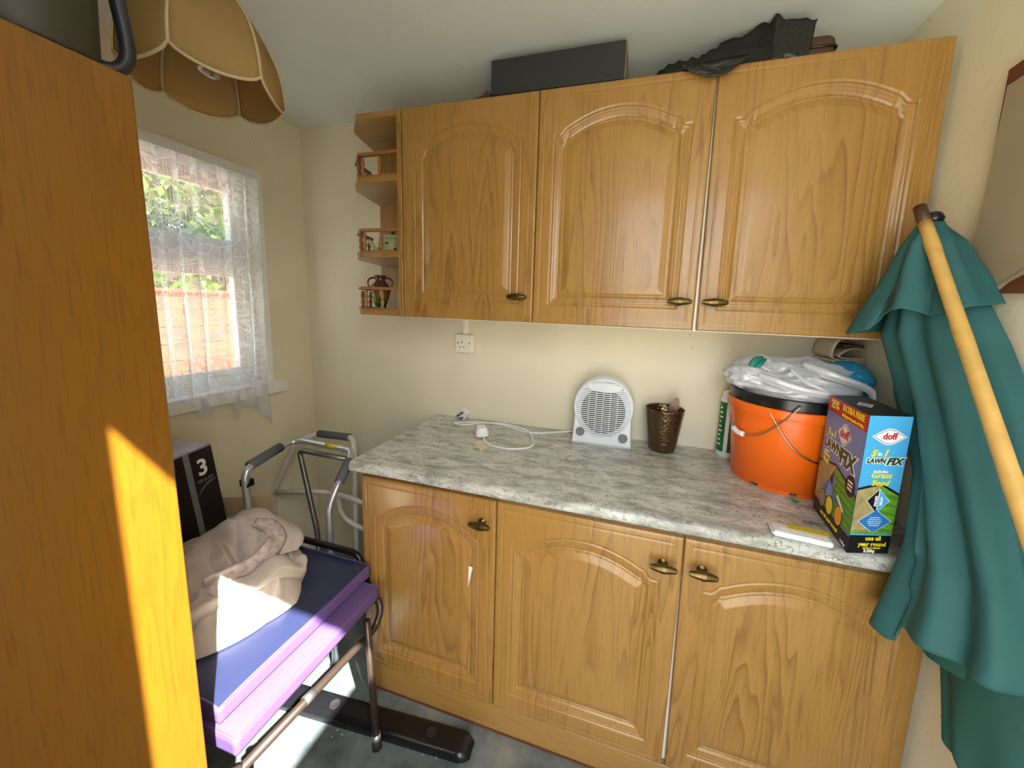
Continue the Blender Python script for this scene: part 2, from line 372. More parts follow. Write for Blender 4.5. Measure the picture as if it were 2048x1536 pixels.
# ------------------------------------------------------------------ object helpers
OFF = {}                    # object name -> world offset of its thing
XF = [np.eye(4)]            # current transform applied to coordinates
class xf:
    def __init__(s, loc=(0, 0, 0), rz=0, M=None):
        if M is None:
            c, n = math.cos(rz), math.sin(rz); M = np.array([[c, -n, 0, loc[0]], [n, c, 0, loc[1]], [0, 0, 1, loc[2]], [0, 0, 0, 1.]])
        s.M = np.array(M)
    def __enter__(s): XF.append(XF[-1] @ s.M)
    def __exit__(s, *a): XF.pop()
def tw(v):
    v = np.asarray(v, float).reshape(-1, 3); M = XF[-1]; return v @ M[:3, :3].T + M[:3, 3]
def tag(o, label=None, cat=None, group=None, kind=None):
    if label: o['label'] = label
    if cat: o['category'] = cat
    if group: o['group'] = group
    if kind: o['kind'] = kind
    return o
def thing(name, label, cat, loc=(0, 0, 0), group=None, kind=None):
    o = bpy.data.objects.new(name, None); COL.objects.link(o); o.empty_display_size = .05
    p = tw([loc])[0]; o.location = p; OFF[o.name] = p
    return tag(o, label, cat, group, kind)
def mk(name, verts, faces, mat, parent=None, smooth=False, loc=None, auto=None):
    v = tw(verts)
    if parent is not None: off = OFF[parent.name]
    else: off = tw([loc])[0] if loc is not None else np.array([(v[:, 0].min() + v[:, 0].max()) / 2, (v[:, 1].min() + v[:, 1].max()) / 2, v[:, 2].min()])
    me = bpy.data.meshes.new(name)
    if isinstance(faces, np.ndarray):
        n, k = faces.shape; v2 = (v - off).astype(np.float32)
        me.vertices.add(len(v2)); me.vertices.foreach_set('co', v2.ravel()); me.loops.add(n * k); me.loops.foreach_set('vertex_index', faces.astype(np.int32).ravel())
        me.polygons.add(n); me.polygons.foreach_set('loop_start', np.arange(0, n * k, k, dtype=np.int32)); me.update(calc_edges=True)
    else: me.from_pydata((v - off).tolist(), [], [list(f) for f in faces]); me.update()
    if smooth: me.polygons.foreach_set('use_smooth', [True] * len(me.polygons))
    if smooth and auto:
        try: me.set_sharp_from_angle(angle=math.radians(auto))
        except Exception: pass
    me.materials.append(MATS[mat] if isinstance(mat, str) else mat)
    o = bpy.data.objects.new(name, me); COL.objects.link(o); OFF[o.name] = off
    if parent is not None: o.parent = parent
    else: o.location = off
    return o
def struct(name, *a, **k):
    o = mk(name, *a, **k); o['kind'] = 'structure'; return o
class G:
    """collects geometry"""
    def __init__(s): s.v = []; s.f = []
    def add(s, v, f):
        b = len(s.v); s.v += [tuple(map(float, x)) for x in v]; s.f += [tuple(int(i) + b for i in q) for q in f]; return s
    def box(s, a, b, bev=0.0, seg=2):
        lo = [min(a[i], b[i]) for i in range(3)]; hi = [max(a[i], b[i]) for i in range(3)]
        if bev <= 0:
            v = [(x, y, z) for x in (lo[0], hi[0]) for y in (lo[1], hi[1]) for z in (lo[2], hi[2])]
            return s.add(v, [(0, 1, 3, 2), (4, 6, 7, 5), (0, 4, 5, 1), (2, 3, 7, 6), (0, 2, 6, 4), (1, 5, 7, 3)])
        bm = bmesh.new(); bmesh.ops.create_cube(bm, size=1)
        for w in bm.verts: w.co = Vector([(lo[i] + hi[i]) / 2 + w.co[i] * (hi[i] - lo[i]) for i in range(3)])
        bmesh.ops.bevel(bm, geom=list(bm.edges), offset=min(bev, .49 * min(hi[i] - lo[i] for i in range(3))), segments=seg, profile=.5, affect='EDGES')
        bm.verts.index_update(); v = [tuple(w.co) for w in bm.verts]; f = [[w.index for w in q.verts] for q in bm.faces]; bm.free(); return s.add(v, f)
    def tube(s, path, r, n=10, cap=True, closed=False):
        P = np.asarray(path, float); m = len(P); rr = np.full(m, r) if np.isscalar(r) else np.asarray(r, float)
        T = np.gradient(P, axis=0)
        if closed: T = np.roll(P, -1, 0) - np.roll(P, 1, 0)
        T /= np.linalg.norm(T, axis=1)[:, None] + 1e-12
        up = np.array([0, 0, 1.]) if abs(T[0, 2]) < .9 else np.array([1., 0, 0])
        N = np.cross(T[0], up); N /= np.linalg.norm(N); v = []
        for i in range(m):
            N = N - T[i] * (N @ T[i]); N /= np.linalg.norm(N) + 1e-12; B = np.cross(T[i], N)
            for k in range(n):
                a = 2 * PI * k / n; v.append(P[i] + rr[i] * (math.cos(a) * N + math.sin(a) * B))
        f = [(i * n + k, i * n + (k + 1) % n, (i + 1) * n + (k + 1) % n, (i + 1) * n + k) for i in range(m - 1) for k in range(n)]
        if closed: f += [((m - 1) * n + k, (m - 1) * n + (k + 1) % n, (k + 1) % n, k) for k in range(n)]
        elif cap: f += [tuple(range(n))[::-1], tuple((m - 1) * n + k for k in range(n))]
        return s.add(v, f)
    def lathe(s, prof, n=32, c=(0, 0, 0), axis='z', closed=False):
        v = []; f = []; m = len(prof)
        for r, z in prof:
            for k in range(n):
                a = 2 * PI * k / n; p = (r * math.cos(a), r * math.sin(a), z)
                if axis == 'x': p = (p[2], p[0], p[1])
                elif axis == 'y': p = (p[1], p[2], p[0])
                v.append((c[0] + p[0], c[1] + p[1], c[2] + p[2]))
        f = [(i * n + k, i * n + (k + 1) % n, (i + 1) * n + (k + 1) % n, (i + 1) * n + k) for i in range(m - 1) for k in range(n)]
        if closed: f += [((m - 1) * n + k, (m - 1) * n + (k + 1) % n, (k + 1) % n, k) for k in range(n)]
        else: f += [tuple(range(n))[::-1], tuple((m - 1) * n + k for k in range(n))]
        return s.add(v, f)
    def prism(s, poly, lo, hi, axis='z'):
        """poly of 2D points extruded along axis"""
        def p3(p, h):
            return (p[0], p[1], h) if axis == 'z' else ((p[0], h, p[1]) if axis == 'y' else (h, p[0], p[1]))
        n = len(poly); v = [p3(p, lo) for p in poly] + [p3(p, hi) for p in poly]
        f = [tuple(range(n))[::-1], tuple(range(n, 2 * n))] + [(k, (k + 1) % n, n + (k + 1) % n, n + k) for k in range(n)]
        return s.add(v, f)
    def quad(s, a, b, c, d): return s.add([a, b, c, d], [(0, 1, 2, 3)])
    def mk(s, name, mat, parent=None, smooth=False, loc=None, auto=None): return mk(name, s.v, s.f, mat, parent, smooth, loc, auto)
def fixnormals(o):
    bm = bmesh.new(); bm.from_mesh(o.data); bmesh.ops.recalc_face_normals(bm, faces=bm.faces); bm.to_mesh(o.data); bm.free(); return o
def sheet(name, P, mat, parent=None, thick=.0, uv=None, loc=None, wrap=False):
    """P: (m,n,3) grid of points -> smooth surface; thick gives it a back"""
    m, n = P.shape[:2]; idx = np.arange(m * n).reshape(m, n)
    if wrap: nx = np.roll(idx, -1, 1); q = np.stack([idx[:-1], nx[:-1], nx[1:], idx[1:]], -1).reshape(-1, 4)
    else: q = np.stack([idx[:-1, :-1], idx[:-1, 1:], idx[1:, 1:], idx[1:, :-1]], -1).reshape(-1, 4)
    V = P.reshape(-1, 3)
    if thick:
        du = np.gradient(P, axis=1); dv = np.gradient(P, axis=0)
        N = np.cross(du, dv); N /= np.linalg.norm(N, axis=2)[..., None] + 1e-12
        V2 = (P - N * thick).reshape(-1, 3); k = m * n
        q2 = q[:, ::-1] + k
        top, bot, lef, rig = idx[0], idx[-1], idx[:, 0], idx[:, -1]
        def edge(e, flip):
            a = np.stack([e[:-1], e[1:], e[1:] + k, e[:-1] + k], -1); return a[:, ::-1] if not flip else a
        qs = [q, q2, edge(top, False), edge(bot, True)]
        if not wrap: qs += [edge(lef, True), edge(rig, False)]
        else:
            for e, fl in ((top, False), (bot, True)):
                a = np.array([[e[-1], e[0], e[0] + k, e[-1] + k]]); qs.append(a if fl else a[:, ::-1])
        q = np.concatenate(qs); V = np.concatenate([V, V2])
    o = mk(name, V, q, mat, parent, True, loc)
    if uv is not None:
        U = uv.reshape(-1, 2)
        if thick: U = np.concatenate([U, U])
        l = o.data.uv_layers.new(name='UVMap'); li = np.empty(len(o.data.loops), np.int32); o.data.loops.foreach_get('vertex_index', li); l.data.foreach_set('uv', U[li].astype(np.float32).ravel())
    return o
def bez(pts, n=12):
    """Catmull-Rom through pts"""
    P = [np.array(p, float) for p in pts]; P = [2 * P[0] - P[1]] + P + [2 * P[-1] - P[-2]]; out = []
    for i in range(1, len(P) - 2):
        for t in np.linspace(0, 1, n, endpoint=False):
            a, b, c, d = P[i - 1], P[i], P[i + 1], P[i + 2]
            out.append(.5 * ((2 * b) + (-a + c) * t + (2 * a - 5 * b + 4 * c - d) * t * t + (-a + 3 * b - 3 * c + d) * t ** 3))
    out.append(P[-2]); return np.array(out)
def fillet(pts, r, n=6):
    """polyline with rounded corners"""
    P = [np.array(p, float) for p in pts]; out = [P[0]]
    for i in range(1, len(P) - 1):
        a, b, c = P[i - 1], P[i], P[i + 1]; d1 = (a - b); d2 = (c - b); l1 = np.linalg.norm(d1); l2 = np.linalg.norm(d2); k = min(r, l1 * .49, l2 * .49)
        s, e = b + d1 / l1 * k, b + d2 / l2 * k
        for t in np.linspace(0, 1, n): out.append((1 - t) ** 2 * s + 2 * t * (1 - t) * b + t * t * e)
    out.append(P[-1])
    res = [out[0]]
    for p in out[1:]:
        L = np.linalg.norm(p - res[-1])
        if L > 1e-6: res.append(p)
    return np.array(res)
class Plane:
    """maps 2D layouts onto a face: origin O, right U, up V (unit)"""
    def __init__(s, O, U, V): s.O = np.array(O, float); s.U = np.array(U, float); s.V = np.array(V, float); s.N = np.cross(s.U, s.V)
    def p(s, u, v, n=0): return s.O + u * s.U + v * s.V + n * s.N
def flat(name, polys, pl, mat, parent, off=.0006, label=None):
    gg = G()
    for poly in polys: gg.add([pl.p(u, v, off) for u, v in poly], [tuple(range(len(poly)))])
    o = gg.mk(name, mat, parent)
    if label: o['label'] = label
    return o
def rect(u0, v0, u1, v1): return [(u0, v0), (u1, v0), (u1, v1), (u0, v1)]
def text(name, s, size, pl, u, v, mat, parent, off=.0012, align='CENTER', shear=0.0, rot=0.0, sx=1.0, bold=0.0, ext=.0003):
    cu = bpy.data.curves.new('t', 'FONT'); cu.body = s; cu.size = size; cu.align_x = align; cu.align_y = 'CENTER'; cu.shear = shear; cu.extrude = ext; cu.offset = bold; cu.resolution_u = 3
    ob = bpy.data.objects.new('t', cu); COL.objects.link(ob); bpy.context.view_layer.update()
    me = bpy.data.meshes.new_from_object(ob.evaluated_get(bpy.context.evaluated_depsgraph_get())); bpy.data.objects.remove(ob); bpy.data.curves.remove(cu)
    c, n = math.cos(rot), math.sin(rot)
    V = [pl.p(u + (w.co[0] * sx) * c - w.co[1] * n, v + (w.co[0] * sx) * n + w.co[1] * c, off + w.co[2]) for w in me.vertices]
    F = [list(q.vertices) for q in me.polygons]; bpy.data.meshes.remove(me)
    return mk(name, V, F, mat, parent)

# ================================================================== THE SETTING
XL, XR, YB, YF, ZC = -0.478, 1.968, 0.0, -1.68, 2.312
WY0, WY1, WZ0, WZ1 = -1.02, -0.265, 1.055, 1.985        # window opening in the left wall
DX0, DX1, DZ = 1.075, 1.95, 2.2                          # doorway in the front wall
struct('floor', *(lambda q: (q.v, q.f))(G().box((XL - .1, YF - .1, -.06), (XR + .1, .1, 0))), 'floor_concrete', loc=(0, 0, 0))
struct('ceiling', *(lambda q: (q.v, q.f))(G().box((XL - .25, YF - .1, ZC), (XR + .25, .15, ZC + .08))), 'ceiling_white', loc=(0, 0, ZC))
struct('wall_back', *(lambda q: (q.v, q.f))(G().box((XL - .1, 0, 0), (XR + .1, .1, ZC))), 'wall_cream', loc=(0, 0, 0))
struct('wall_right', *(lambda q: (q.v, q.f))(G().box((XR, YF - .1, 0), (XR + .1, 0, ZC))), 'wall_cream', loc=(XR, 0, 0))
w = G(); a, b = XL - .1, XL
w.box((a, YF - .1, 0), (b, 0, WZ0)); w.box((a, YF - .1, WZ1), (b, 0, ZC)); w.box((a, YF - .1, WZ0), (b, WY0, WZ1)); w.box((a, WY1, WZ0), (b, 0, WZ1))
struct('wall_left', w.v, w.f, 'wall_cream', loc=(XL, 0, 0))
w = G(); w.box((XL, YF - .1, 0), (DX0, YF, ZC)); w.box((DX1, YF - .1, 0), (XR, YF, ZC)); w.box((DX0, YF - .1, DZ), (DX1, YF, ZC))
struct('wall_front', w.v, w.f, 'wall_cream', loc=(0, YF, 0))

# --- window_1
win = thing('window_1', None, None, (XL, -.64, 1.0), kind='structure')
win['label'] = 'white framed window behind the lace curtain in the left wall'
c = G(); t0, t1 = XL, XL + .016
c.box((t0, WY1, 1.02), (t1, -.229, 2.027), .003); c.box((t0, WY0 - .036, 1.02), (t1, WY0, 2.027), .003); c.box((t0, WY0 + .0005, WZ1), (t1 - .001, WY1 - .0005, 2.0265), .003)
c.mk('casing', 'white_paint', win)
s_ = G(); s_.box((XL, WY0 - .07, 0.998), (XL + .042, -.176, 1.056), .004); s_.mk('sill', 'white_paint', win)
f = G(); x0, x1 = XL - .085, XL - .03
for (ya, yb, za, zb) in ((WY0, WY1, WZ0, WZ0 + .05), (WY0, WY1, WZ1 - .05, WZ1), (WY0, WY0 + .05, WZ0 + .05, WZ1 - .05), (WY1 - .05, WY1, WZ0 + .05, WZ1 - .05)): f.box((x0, ya, za), (x1, yb, zb), .004)
f.mk('frame', 'white_paint', win)
G().box((x0, WY0 + .05, 1.575), (x1 + .006, WY1 - .05, 1.672), .004).mk('transom', 'white_paint', win)
f = G()
for za, zb in ((1.107, 1.573), (1.675, 1.933)):
    for (ya, yb, z0, z1) in ((WY0 + .052, WY1 - .052, za, za + .028), (WY0 + .052, WY1 - .052, zb - .028, zb), (WY0 + .052, WY0 + .08, za + .028, zb - .028), (WY1 - .08, WY1 - .052, za + .028, zb - .028)): f.box((x0 + .012, ya, z0), (x1 - .008, yb, z1), .003)
f.mk('sash', 'white_paint', win)
for za, zb in ((1.136, 1.544), (1.704, 1.904)): G().box((x0 + .028, WY0 + .081, za), (x0 + .032, WY1 - .081, zb)).mk('pane', 'glass', win)
for z in (.0, ): G().box((XL - .0999, WY0, WZ0 - .001), (XL, WY1, WZ0 + .002)).mk('reveal', 'white_paint', win)

# --- doorway trim (behind the photographer)
f = G(); f.box((DX0 - .05, YF, 0), (DX0 - .0, YF + .015, DZ + .05)); f.box((DX0 - .0, YF, DZ), (DX1, YF + .015, DZ + .05))
struct('trim_1', f.v, f.f, 'white_paint')

# unseen door leaf added to shape the sun patches; hinged on the right jamb
dr = thing('door_1', None, None, (DX1, YF - .12, .01), kind='structure'); dr['label'] = 'unseen white boarded door, added standing open outside the doorway to shape the sun patches'
G().box((DX1 + .005, YF - .115, .0), (DX1 + .045, YF - .975, 2.13), .003, 1).mk('leaf', 'white_paint', dr)
for z in (.35, 1.0, 1.75): G().box((DX1 - .012, YF - .16, z), (DX1 + .004, YF - .93, z + .1), .003, 1).mk('ledge', 'white_paint', dr)
G().lathe([(.0005, 0), (.012, 0), (.012, .03), (.024, .04), (.024, .052), (.0005, .06)][::-1], 16, (DX1 - .062, YF - .9, 1.15), 'x').mk('knob', 'brass', dr, True)
# --- outdoors
gr = G(); gr.box((-30, -30, -.12), (30, 30, -.065)); struct('ground', gr.v, gr.f, 'patio', loc=(0, 0, -.12))
fence = thing('garden_fence', 'terracotta painted board fence outside the window', 'fence', (-3.2, .9, -.065))
bh = .165
for k in range(9):
    G().box((-3.2 - .004 * (k % 2), -.2, -.06 + k * (bh + .006)), (-3.18, 2.6, -.06 + k * (bh + .006) + bh), .004, 1).mk('board', 'fence_terracotta', fence)
for y in (-.1, .75, 1.6, 2.4): G().box((-3.3, y, -.065), (-3.206, y + .1, 1.5), .004, 1).mk('post', 'fence_terracotta', fence)
G().box((-3.27, -.25, 1.482), (-3.14, 2.65, 1.515), .004, 1).mk('cap_rail', 'fence_terracotta', fence)
def leafcloud(n, fn, size, name, mat, parent=None, kind=None):
    c = fn(n); a = rng.normal(size=(n, 3)); a /= np.linalg.norm(a, axis=1)[:, None]; b = rng.normal(size=(n, 3)); b -= a * (a * b).sum(1)[:, None]; b /= np.linalg.norm(b, axis=1)[:, None]
    s = size * rng.uniform(.6, 1.3, (n, 1)); V = np.stack([c - a * s, c + b * s * .5, c + a * s, c - b * s * .5], 1).reshape(-1, 3)
    o = mk(name, V, np.arange(4 * n).reshape(n, 4), mat, parent)
    if kind: o['kind'] = kind
    return o
hed = thing('garden_shrub', 'leafy green shrubs rising behind the terracotta fence outside the window', 'shrub', (-5.2, 1.8, -.065))
def hfn(n):
    k = rng.integers(0, 28, n); cx = np.random.RandomState(3).uniform(-6.0, -4.4, 28)[k]; cy = np.tile(np.linspace(-1.5, 6.0, 14), 2)[k]; cz = np.r_[np.random.RandomState(4).uniform(.9, 1.9, 14), np.random.RandomState(5).uniform(2.6, 3.6, 14)][k]
    d = rng.normal(size=(n, 3)); d /= np.linalg.norm(d, axis=1)[:, None]; r = rng.uniform(.5, 1.05, (n, 1)); return np.stack([cx, cy, cz], 1) + d * r * np.array([.7, .8, 1.1])
leafcloud(22000, hfn, .085, 'foliage', 'leaf_t1', hed); leafcloud(20000, hfn, .085, 'foliage', 'leaf_t2', hed); leafcloud(9000, hfn, .075, 'foliage', 'leaf_t3', hed)
st = G()
for k in range(8): st.tube([(-5.2 + .2 * (k % 3), -2 + 1.2 * k, -.065), (-5.25, -1.9 + 1.2 * k, 1.2), (-5.1, -2.1 + 1.2 * k, 2.2)], [.07, .05, .02], 7)
st.mk('stem', 'bark', hed)

# ================================================================== CABINETS
def door_mesh(w, h, t=.019, m=.052, res=.0026, arch=True):
    """moulded door: local x 0..w, z 0..h, front face towards -y at y=-t"""
    nx, nz = int(w / res), int(h / res)
    def axis_pts(L, n):
        e = np.array([0, .0012, .0028]); mid = np.linspace(.0055, L - .0055, n); return np.concatenate([e, mid, L - e[::-1]])
    xs, zs = axis_pts(w, nx), axis_pts(h, nz); X, Z = np.meshgrid(xs, zs)
    xl, xr, zb = m, w - m, m + .012
    u = np.clip((X - xl) / (xr - xl), 0, 1); s = np.minimum(u, 1 - u) * (xr - xl)       # distance from panel side
    zs0 = h - .142                                                                   # shoulder height
    st = np.clip((s - .018) / .034, 0, 1); st = st * st * (3 - 2 * st)
    half = (xr - xl) / 2; q = np.clip((half - s) / (half - .052), 0, 1)
    zt = zs0 + .026 * st + np.where(s > .052, .046 * (1 - q * q), 0)
    dz = np.gradient(zt, axis=1) / np.gradient(X, axis=1)
    dt = (zt - Z) / np.sqrt(1 + np.minimum(dz * dz, 3))
    dsd = np.minimum(X - xl, xr - X); db = Z - zb
    d = np.minimum(np.minimum(dsd, db), dt)
    kn = np.array([[-1, 0], [0, 0], [.0022, -.0030], [.0050, -.0032], [.0078, -.0006], [.0105, -.0006], [.0130, -.0030], [.0156, -.0022], [.0250, -.0046], [.0285, -.0046], [.0312, -.0076], [.0340, -.0088], [.0368, -.0062], [.0395, -.0060], [.0420, -.0078], [.0450, -.0060], [.064, -.0010], [1, -.0010]])
    H = np.interp(d, kn[:, 0], kn[:, 1])
    e = np.minimum(np.minimum(X, w - X), np.minimum(Z, h - Z))
    ke = np.array([[0, -.0034], [.0012, -.0017], [.0028, -.0007], [.006, -.0001], [.0185, 0], [.020, -.0010], [.0225, -.0012], [.025, 0], [1, 0]])
    H = H + np.interp(e, ke[:, 0], ke[:, 1])
    n = len(xs); mm = len(zs); F = np.stack([X, -t - H, Z], -1).reshape(-1, 3)
    idx = np.arange(mm * n).reshape(mm, n); q = np.stack([idx[:-1, :-1], idx[:-1, 1:], idx[1:, 1:], idx[1:, :-1]], -1).reshape(-1, 4)
    # sides and back (quads)
    ring = np.concatenate([idx[0, :], idx[1:, -1], idx[-1, -2::-1], idx[-2:0:-1, 0]])
    B = F[ring].copy(); B[:, 1] = 0; k0 = len(F); k = len(ring); j = np.arange(k); j2 = (j + 1) % k
    qs = np.stack([ring[j2], ring[j], k0 + j, k0 + j2], -1)
    V = np.concatenate([F, B, [[0, 0, 0], [w, 0, 0], [w, 0, h], [0, 0, h]]]); c0 = k0 + k
    return V, np.concatenate([q, qs, [[c0, c0 + 3, c0 + 2, c0 + 1]]])
def handle(x, y, z, parent, name='handle'):
    """brass olive knob on a round stem; y is the door face"""
    hp = G()
    r = .0115; L = .036
    prof = [(.0005, -L), (.005, -L), (.0056, -L + .004), (.0076, -L + .0045), (.0086, -.026), (.0107, -.016), (.0117, -.007), (.0118, -.006), (.0129, -.0055), (.0129, .0055), (.0118, .006), (.0117, .007), (.0107, .016), (.0086, .026), (.0076, L - .0045), (.0056, L - .004), (.005, L), (.0005, L)]
    hp.lathe(prof, 18, (x, y - .026, z), 'x')
    o = hp.mk(name, 'brass', parent, True, auto=35)
    sp = G().lathe([(.0005, 0), (.0135, 0), (.0135, -.003), (.010, -.005), (.0068, -.008), (.0068, -.022), (.0005, -.022)], 18, (x, y, z), 'y')
    fixnormals(sp.mk('stem', 'brass', o, True, auto=35))
    return o
def place_door(name, w, h, x0, y, z0, parent, tilt=0.0, pivot='r'):
    V, Q = door_mesh(w, h)
    px, pz = (w, h) if pivot == 'r' else (0, h)
    c, s = math.cos(tilt), math.sin(tilt)
    dx, dz = V[:, 0] - px, V[:, 2] - pz
    V[:, 0] = px + dx + dz * s                      # the door leans slightly out of square
    V += np.array([x0, y, z0])
    return mk(name, V, Q, 'oak', parent, True, auto=50)
UX = [0.3495, 0.8793, 1.4135, 1.953]; UB, UT = 1.405, 2.165
labs = ['oak wall cabinet with arched door beside the open end shelves', 'middle oak wall cabinet under the black box', 'oak wall cabinet at the right end beside the green parasol']
for i in range(3):
    x0, x1 = UX[i], UX[i + 1]
    t = thing('wall_cabinet', labs[i], 'cabinet', ((x0 + x1) / 2, -.15, UB - .004), 'oak wall cabinets')
    bd = G(); bd.box((x0 + .001, -.002, UB - .004), (x1 - .001, -.3, UB + .014)); bd.box((x0 + .001, -.002, UT - .022), (x1 - .001, -.3, UT - .004))
    bd.box((x0 + .001, -.002, UB + .014), (x0 + .017, -.3, UT - .022)); bd.box((x1 - .017, -.002, UB + .014), (x1 - .001, -.3, UT - .022)); bd.box((x0 + .017, -.002, UB + .014), (x1 - .017, -.008, UT - .022))
    bd.mk('body', 'white_melamine', t)
    gap = .0016
    if i == 2: d = place_door('door', x1 - x0 - .004, UT - UB, x0 + .0022, -.302, UB, t, -.0090)
    else: d = place_door('door', x1 - x0 - 2 * gap - (.001 if i else 0), UT - UB, x0 + gap, -.302, UB, t)
    hx = (x1 - .052, x1 - .0505, x0 + .0505)[i]
    handle(hx, -.3205, 1.4935, d)
BX = [0.3489, 0.8605, 1.409, 1.9565]; BB, BT, YD = .1085, .8525, -.56
labs = ['oak base cabinet at the left end beside the padded chair', 'middle oak base cabinet with brass knob', 'oak base cabinet at the right end behind the green parasol']
for i in range(3):
    x0, x1 = BX[i], BX[i + 1]
    t = thing('base_cabinet', labs[i], 'cabinet', ((x0 + x1) / 2, -.28, .1), 'oak base cabinets')
    bd = G(); bd.box((x0 + .001, -.004, .109), (x0 + .017, YD + .002, .870)); bd.box((x1 - .017, -.004, .109), (x1 - .001, YD + .002, .870)); bd.box((x0 + .017, -.004, .109), (x1 - .017, YD + .002, .125)); bd.box((x0 + .017, -.004, .125), (x1 - .017, -.01, .870)); bd.box((x0 + .017, YD + .05, .852), (x1 - .017, YD + .002, .870))
    bd.mk('body', 'white_melamine' if i else 'oak', t)
    tilt = (0, .0, -.0115)[i]
    if i == 2: d = place_door('door', x1 - x0 - .006, BT - BB, x0 + .0012, YD, BB, t, tilt)
    elif i == 1: d = place_door('door', x1 - x0 - .003, BT - BB, x0 + .0018, YD, BB, t, 0.0, 'l')
    else: d = place_door('door', x1 - x0 - .0035, BT - BB, x0 + .001, YD, BB, t)
    hx = (x1 - .048, x1 - .050, x0 + .050)[i]
    handle(hx, YD - .0185, (.7755, .768, .772)[i], d)
# paper scrap stuck to the first base door
pl = Plane((.772, YD - .0192, .575), (1, 0, 0), (0, 0, 1))
sc = G(); sc.add([pl.p(u, v, n) for n in (0, .0008) for u, v in ((-.006, -.045), (.010, .032), (-.004, .036))], [(0, 2, 1), (3, 4, 5), (0, 1, 4, 3), (1, 2, 5, 4), (2, 0, 3, 5)])
tag(sc.mk('paper_scrap', 'paper_white'), 'torn white paper scrap stuck on the left base cabinet door', 'paper')
# plinth
t = thing('plinth', 'long oak plinth board along the floor under the base cabinets', 'plinth', (1.15, -.57, 0))
G().box((BX[0] + .001, -.555, .007), (BX[3], -.575, .1062), .0015, 1).mk('board', 'oak_h', t)
G().box((BX[0] + .001, -.552, .0), (BX[3], -.577, .007)).mk('bottom_edge', 'brown_board', t)
# worktop with a rounded front nose
prof = [(0, .872), (-.588, .872)] + [(-.588 - .012 * math.sin(a), .884 - .012 * math.cos(a)) for a in np.linspace(.2, PI / 2, 5)] + [(-.582 - .018 * math.cos(a), .892 + .018 * math.sin(a)) for a in np.linspace(0, PI / 2, 7)] + [(0, .91)]
o = G().prism([(p[0] - .0015 if k in () else min(p[0], -.0015), p[1]) for k, p in enumerate(prof)], .3195, 1.9635, 'x').mk('worktop', 'worktop_laminate', None, True, (.3195, 0, .872), 40)
fixnormals(o); tag(o, 'grey marbled laminate worktop lying along the base cabinets', 'worktop')

# ================================================================== OPEN END SHELVES
t = thing('end_shelf_unit', 'open oak corner shelves with turned gallery rails at the end of the wall cabinets', 'shelf', (.2, -.15, UB))
G().box((.3285, -.002, UB), (.3478, -.3215, UT), .0015, 1).mk('side_panel', 'oak', t)
G().box((.004, -.002, UB + .02), (.3283, -.012, UT - .02), .001, 1).mk('back_panel', 'oak', t)
plan = [(.3283, -.0125), (.004, -.0125), (.060, -.232), (.150, -.3215), (.3283, -.3215)]
def splines(prof_s=12):
    return [(.0030, 0), (.0060, .001), (.0060, .006), (.0042, .009), (.0072, .018), (.0080, .026), (.0050, .032), (.0040, .035), (.0058, .038), (.0080, .046), (.0066, .054), (.0044, .059), (.0060, .062), (.0060, .068)]
spm = None
for zt, thk, gal in ((UT, .020, False), (1.9345, .018, True), (1.652, .018, True), (UB + .020, .020, True)):
    fixnormals(G().prism(plan, zt - thk, zt, 'z').mk('shelf', 'oak_h', t))
    if not gal: continue
    inner = [(.325, -.310), (.153, -.310), (.070, -.229), (.045, -.13)]
    base = [np.array([x, y, zt + .0045]) for x, y in inner]; top = [p + np.array([0, 0, .083]) for p in base]
    for nm, pts, wd, hh in (('gallery_base', base, .0095, .0045), ('gallery_rail', top, .0085, .0055)):
        gg = G()
        for a, b in zip(pts[:-1], pts[1:]):
            d = b - a; d /= np.linalg.norm(d); n = np.array([-d[1], d[0], 0]) * wd; a2, b2 = a - d * .006, b + d * .006; u = np.array([0, 0, hh])
            v = [a2 - n - u, a2 + n - u, b2 + n - u, b2 - n - u, a2 - n + u, a2 + n + u, b2 + n + u, b2 - n + u]
            gg.add(v, [(0, 3, 2, 1), (4, 5, 6, 7), (0, 1, 5, 4), (1, 2, 6, 5), (2, 3, 7, 6), (3, 0, 4, 7)])
        fixnormals(gg.mk(nm, 'oak_gallery', t))
    for (x, y) in ((.243, -.310), (.165, -.310), (.105, -.263), (.066, -.215), (.05, -.15)):
        o = G().lathe([(r, z) for r, z in splines()], 12, (0, 0, 0)).mk('spindle', 'oak_gallery', None, True) if spm is None else bpy.data.objects.new('spindle', spm)
        if spm is None: spm = o.data
        else: COL.objects.link(o)
        o.parent = t; o.location = Vector((x, y, zt + .009)) - t.location
# two-handled vase on the bottom shelf
zt = UB + .0205; vx, vy = .150, -.205
t = thing('vase', 'brown and green glazed vase with two handles on the lowest end shelf', 'vase', (vx, vy, zt))
pr = [(.001, 0), (.022, 0), (.024, .006), (.021, .012), (.026, .025), (.036, .055), (.0415, .082), (.039, .100), (.026, .114), (.0195, .122), (.0185, .132), (.023, .142), (.0275, .147), (.0245, .146), (.016, .134), (.017, .12), (.001, .118)]
G().lathe(pr, 28, (vx, vy, zt)).mk('body', 'glazed_vase', t, True)
for s in (-1, 1):
    a = np.array([.97, .25, 0]) * s
    path = bez([np.array([vx, vy, zt + h]) + a * r for r, h in ((.020, .134), (.036, .136), (.052, .126), (.054, .108), (.046, .092), (.036, .080))], 6)
    G().tube(path, .0042, 8).mk('handle', 'glazed_vase', t, True)
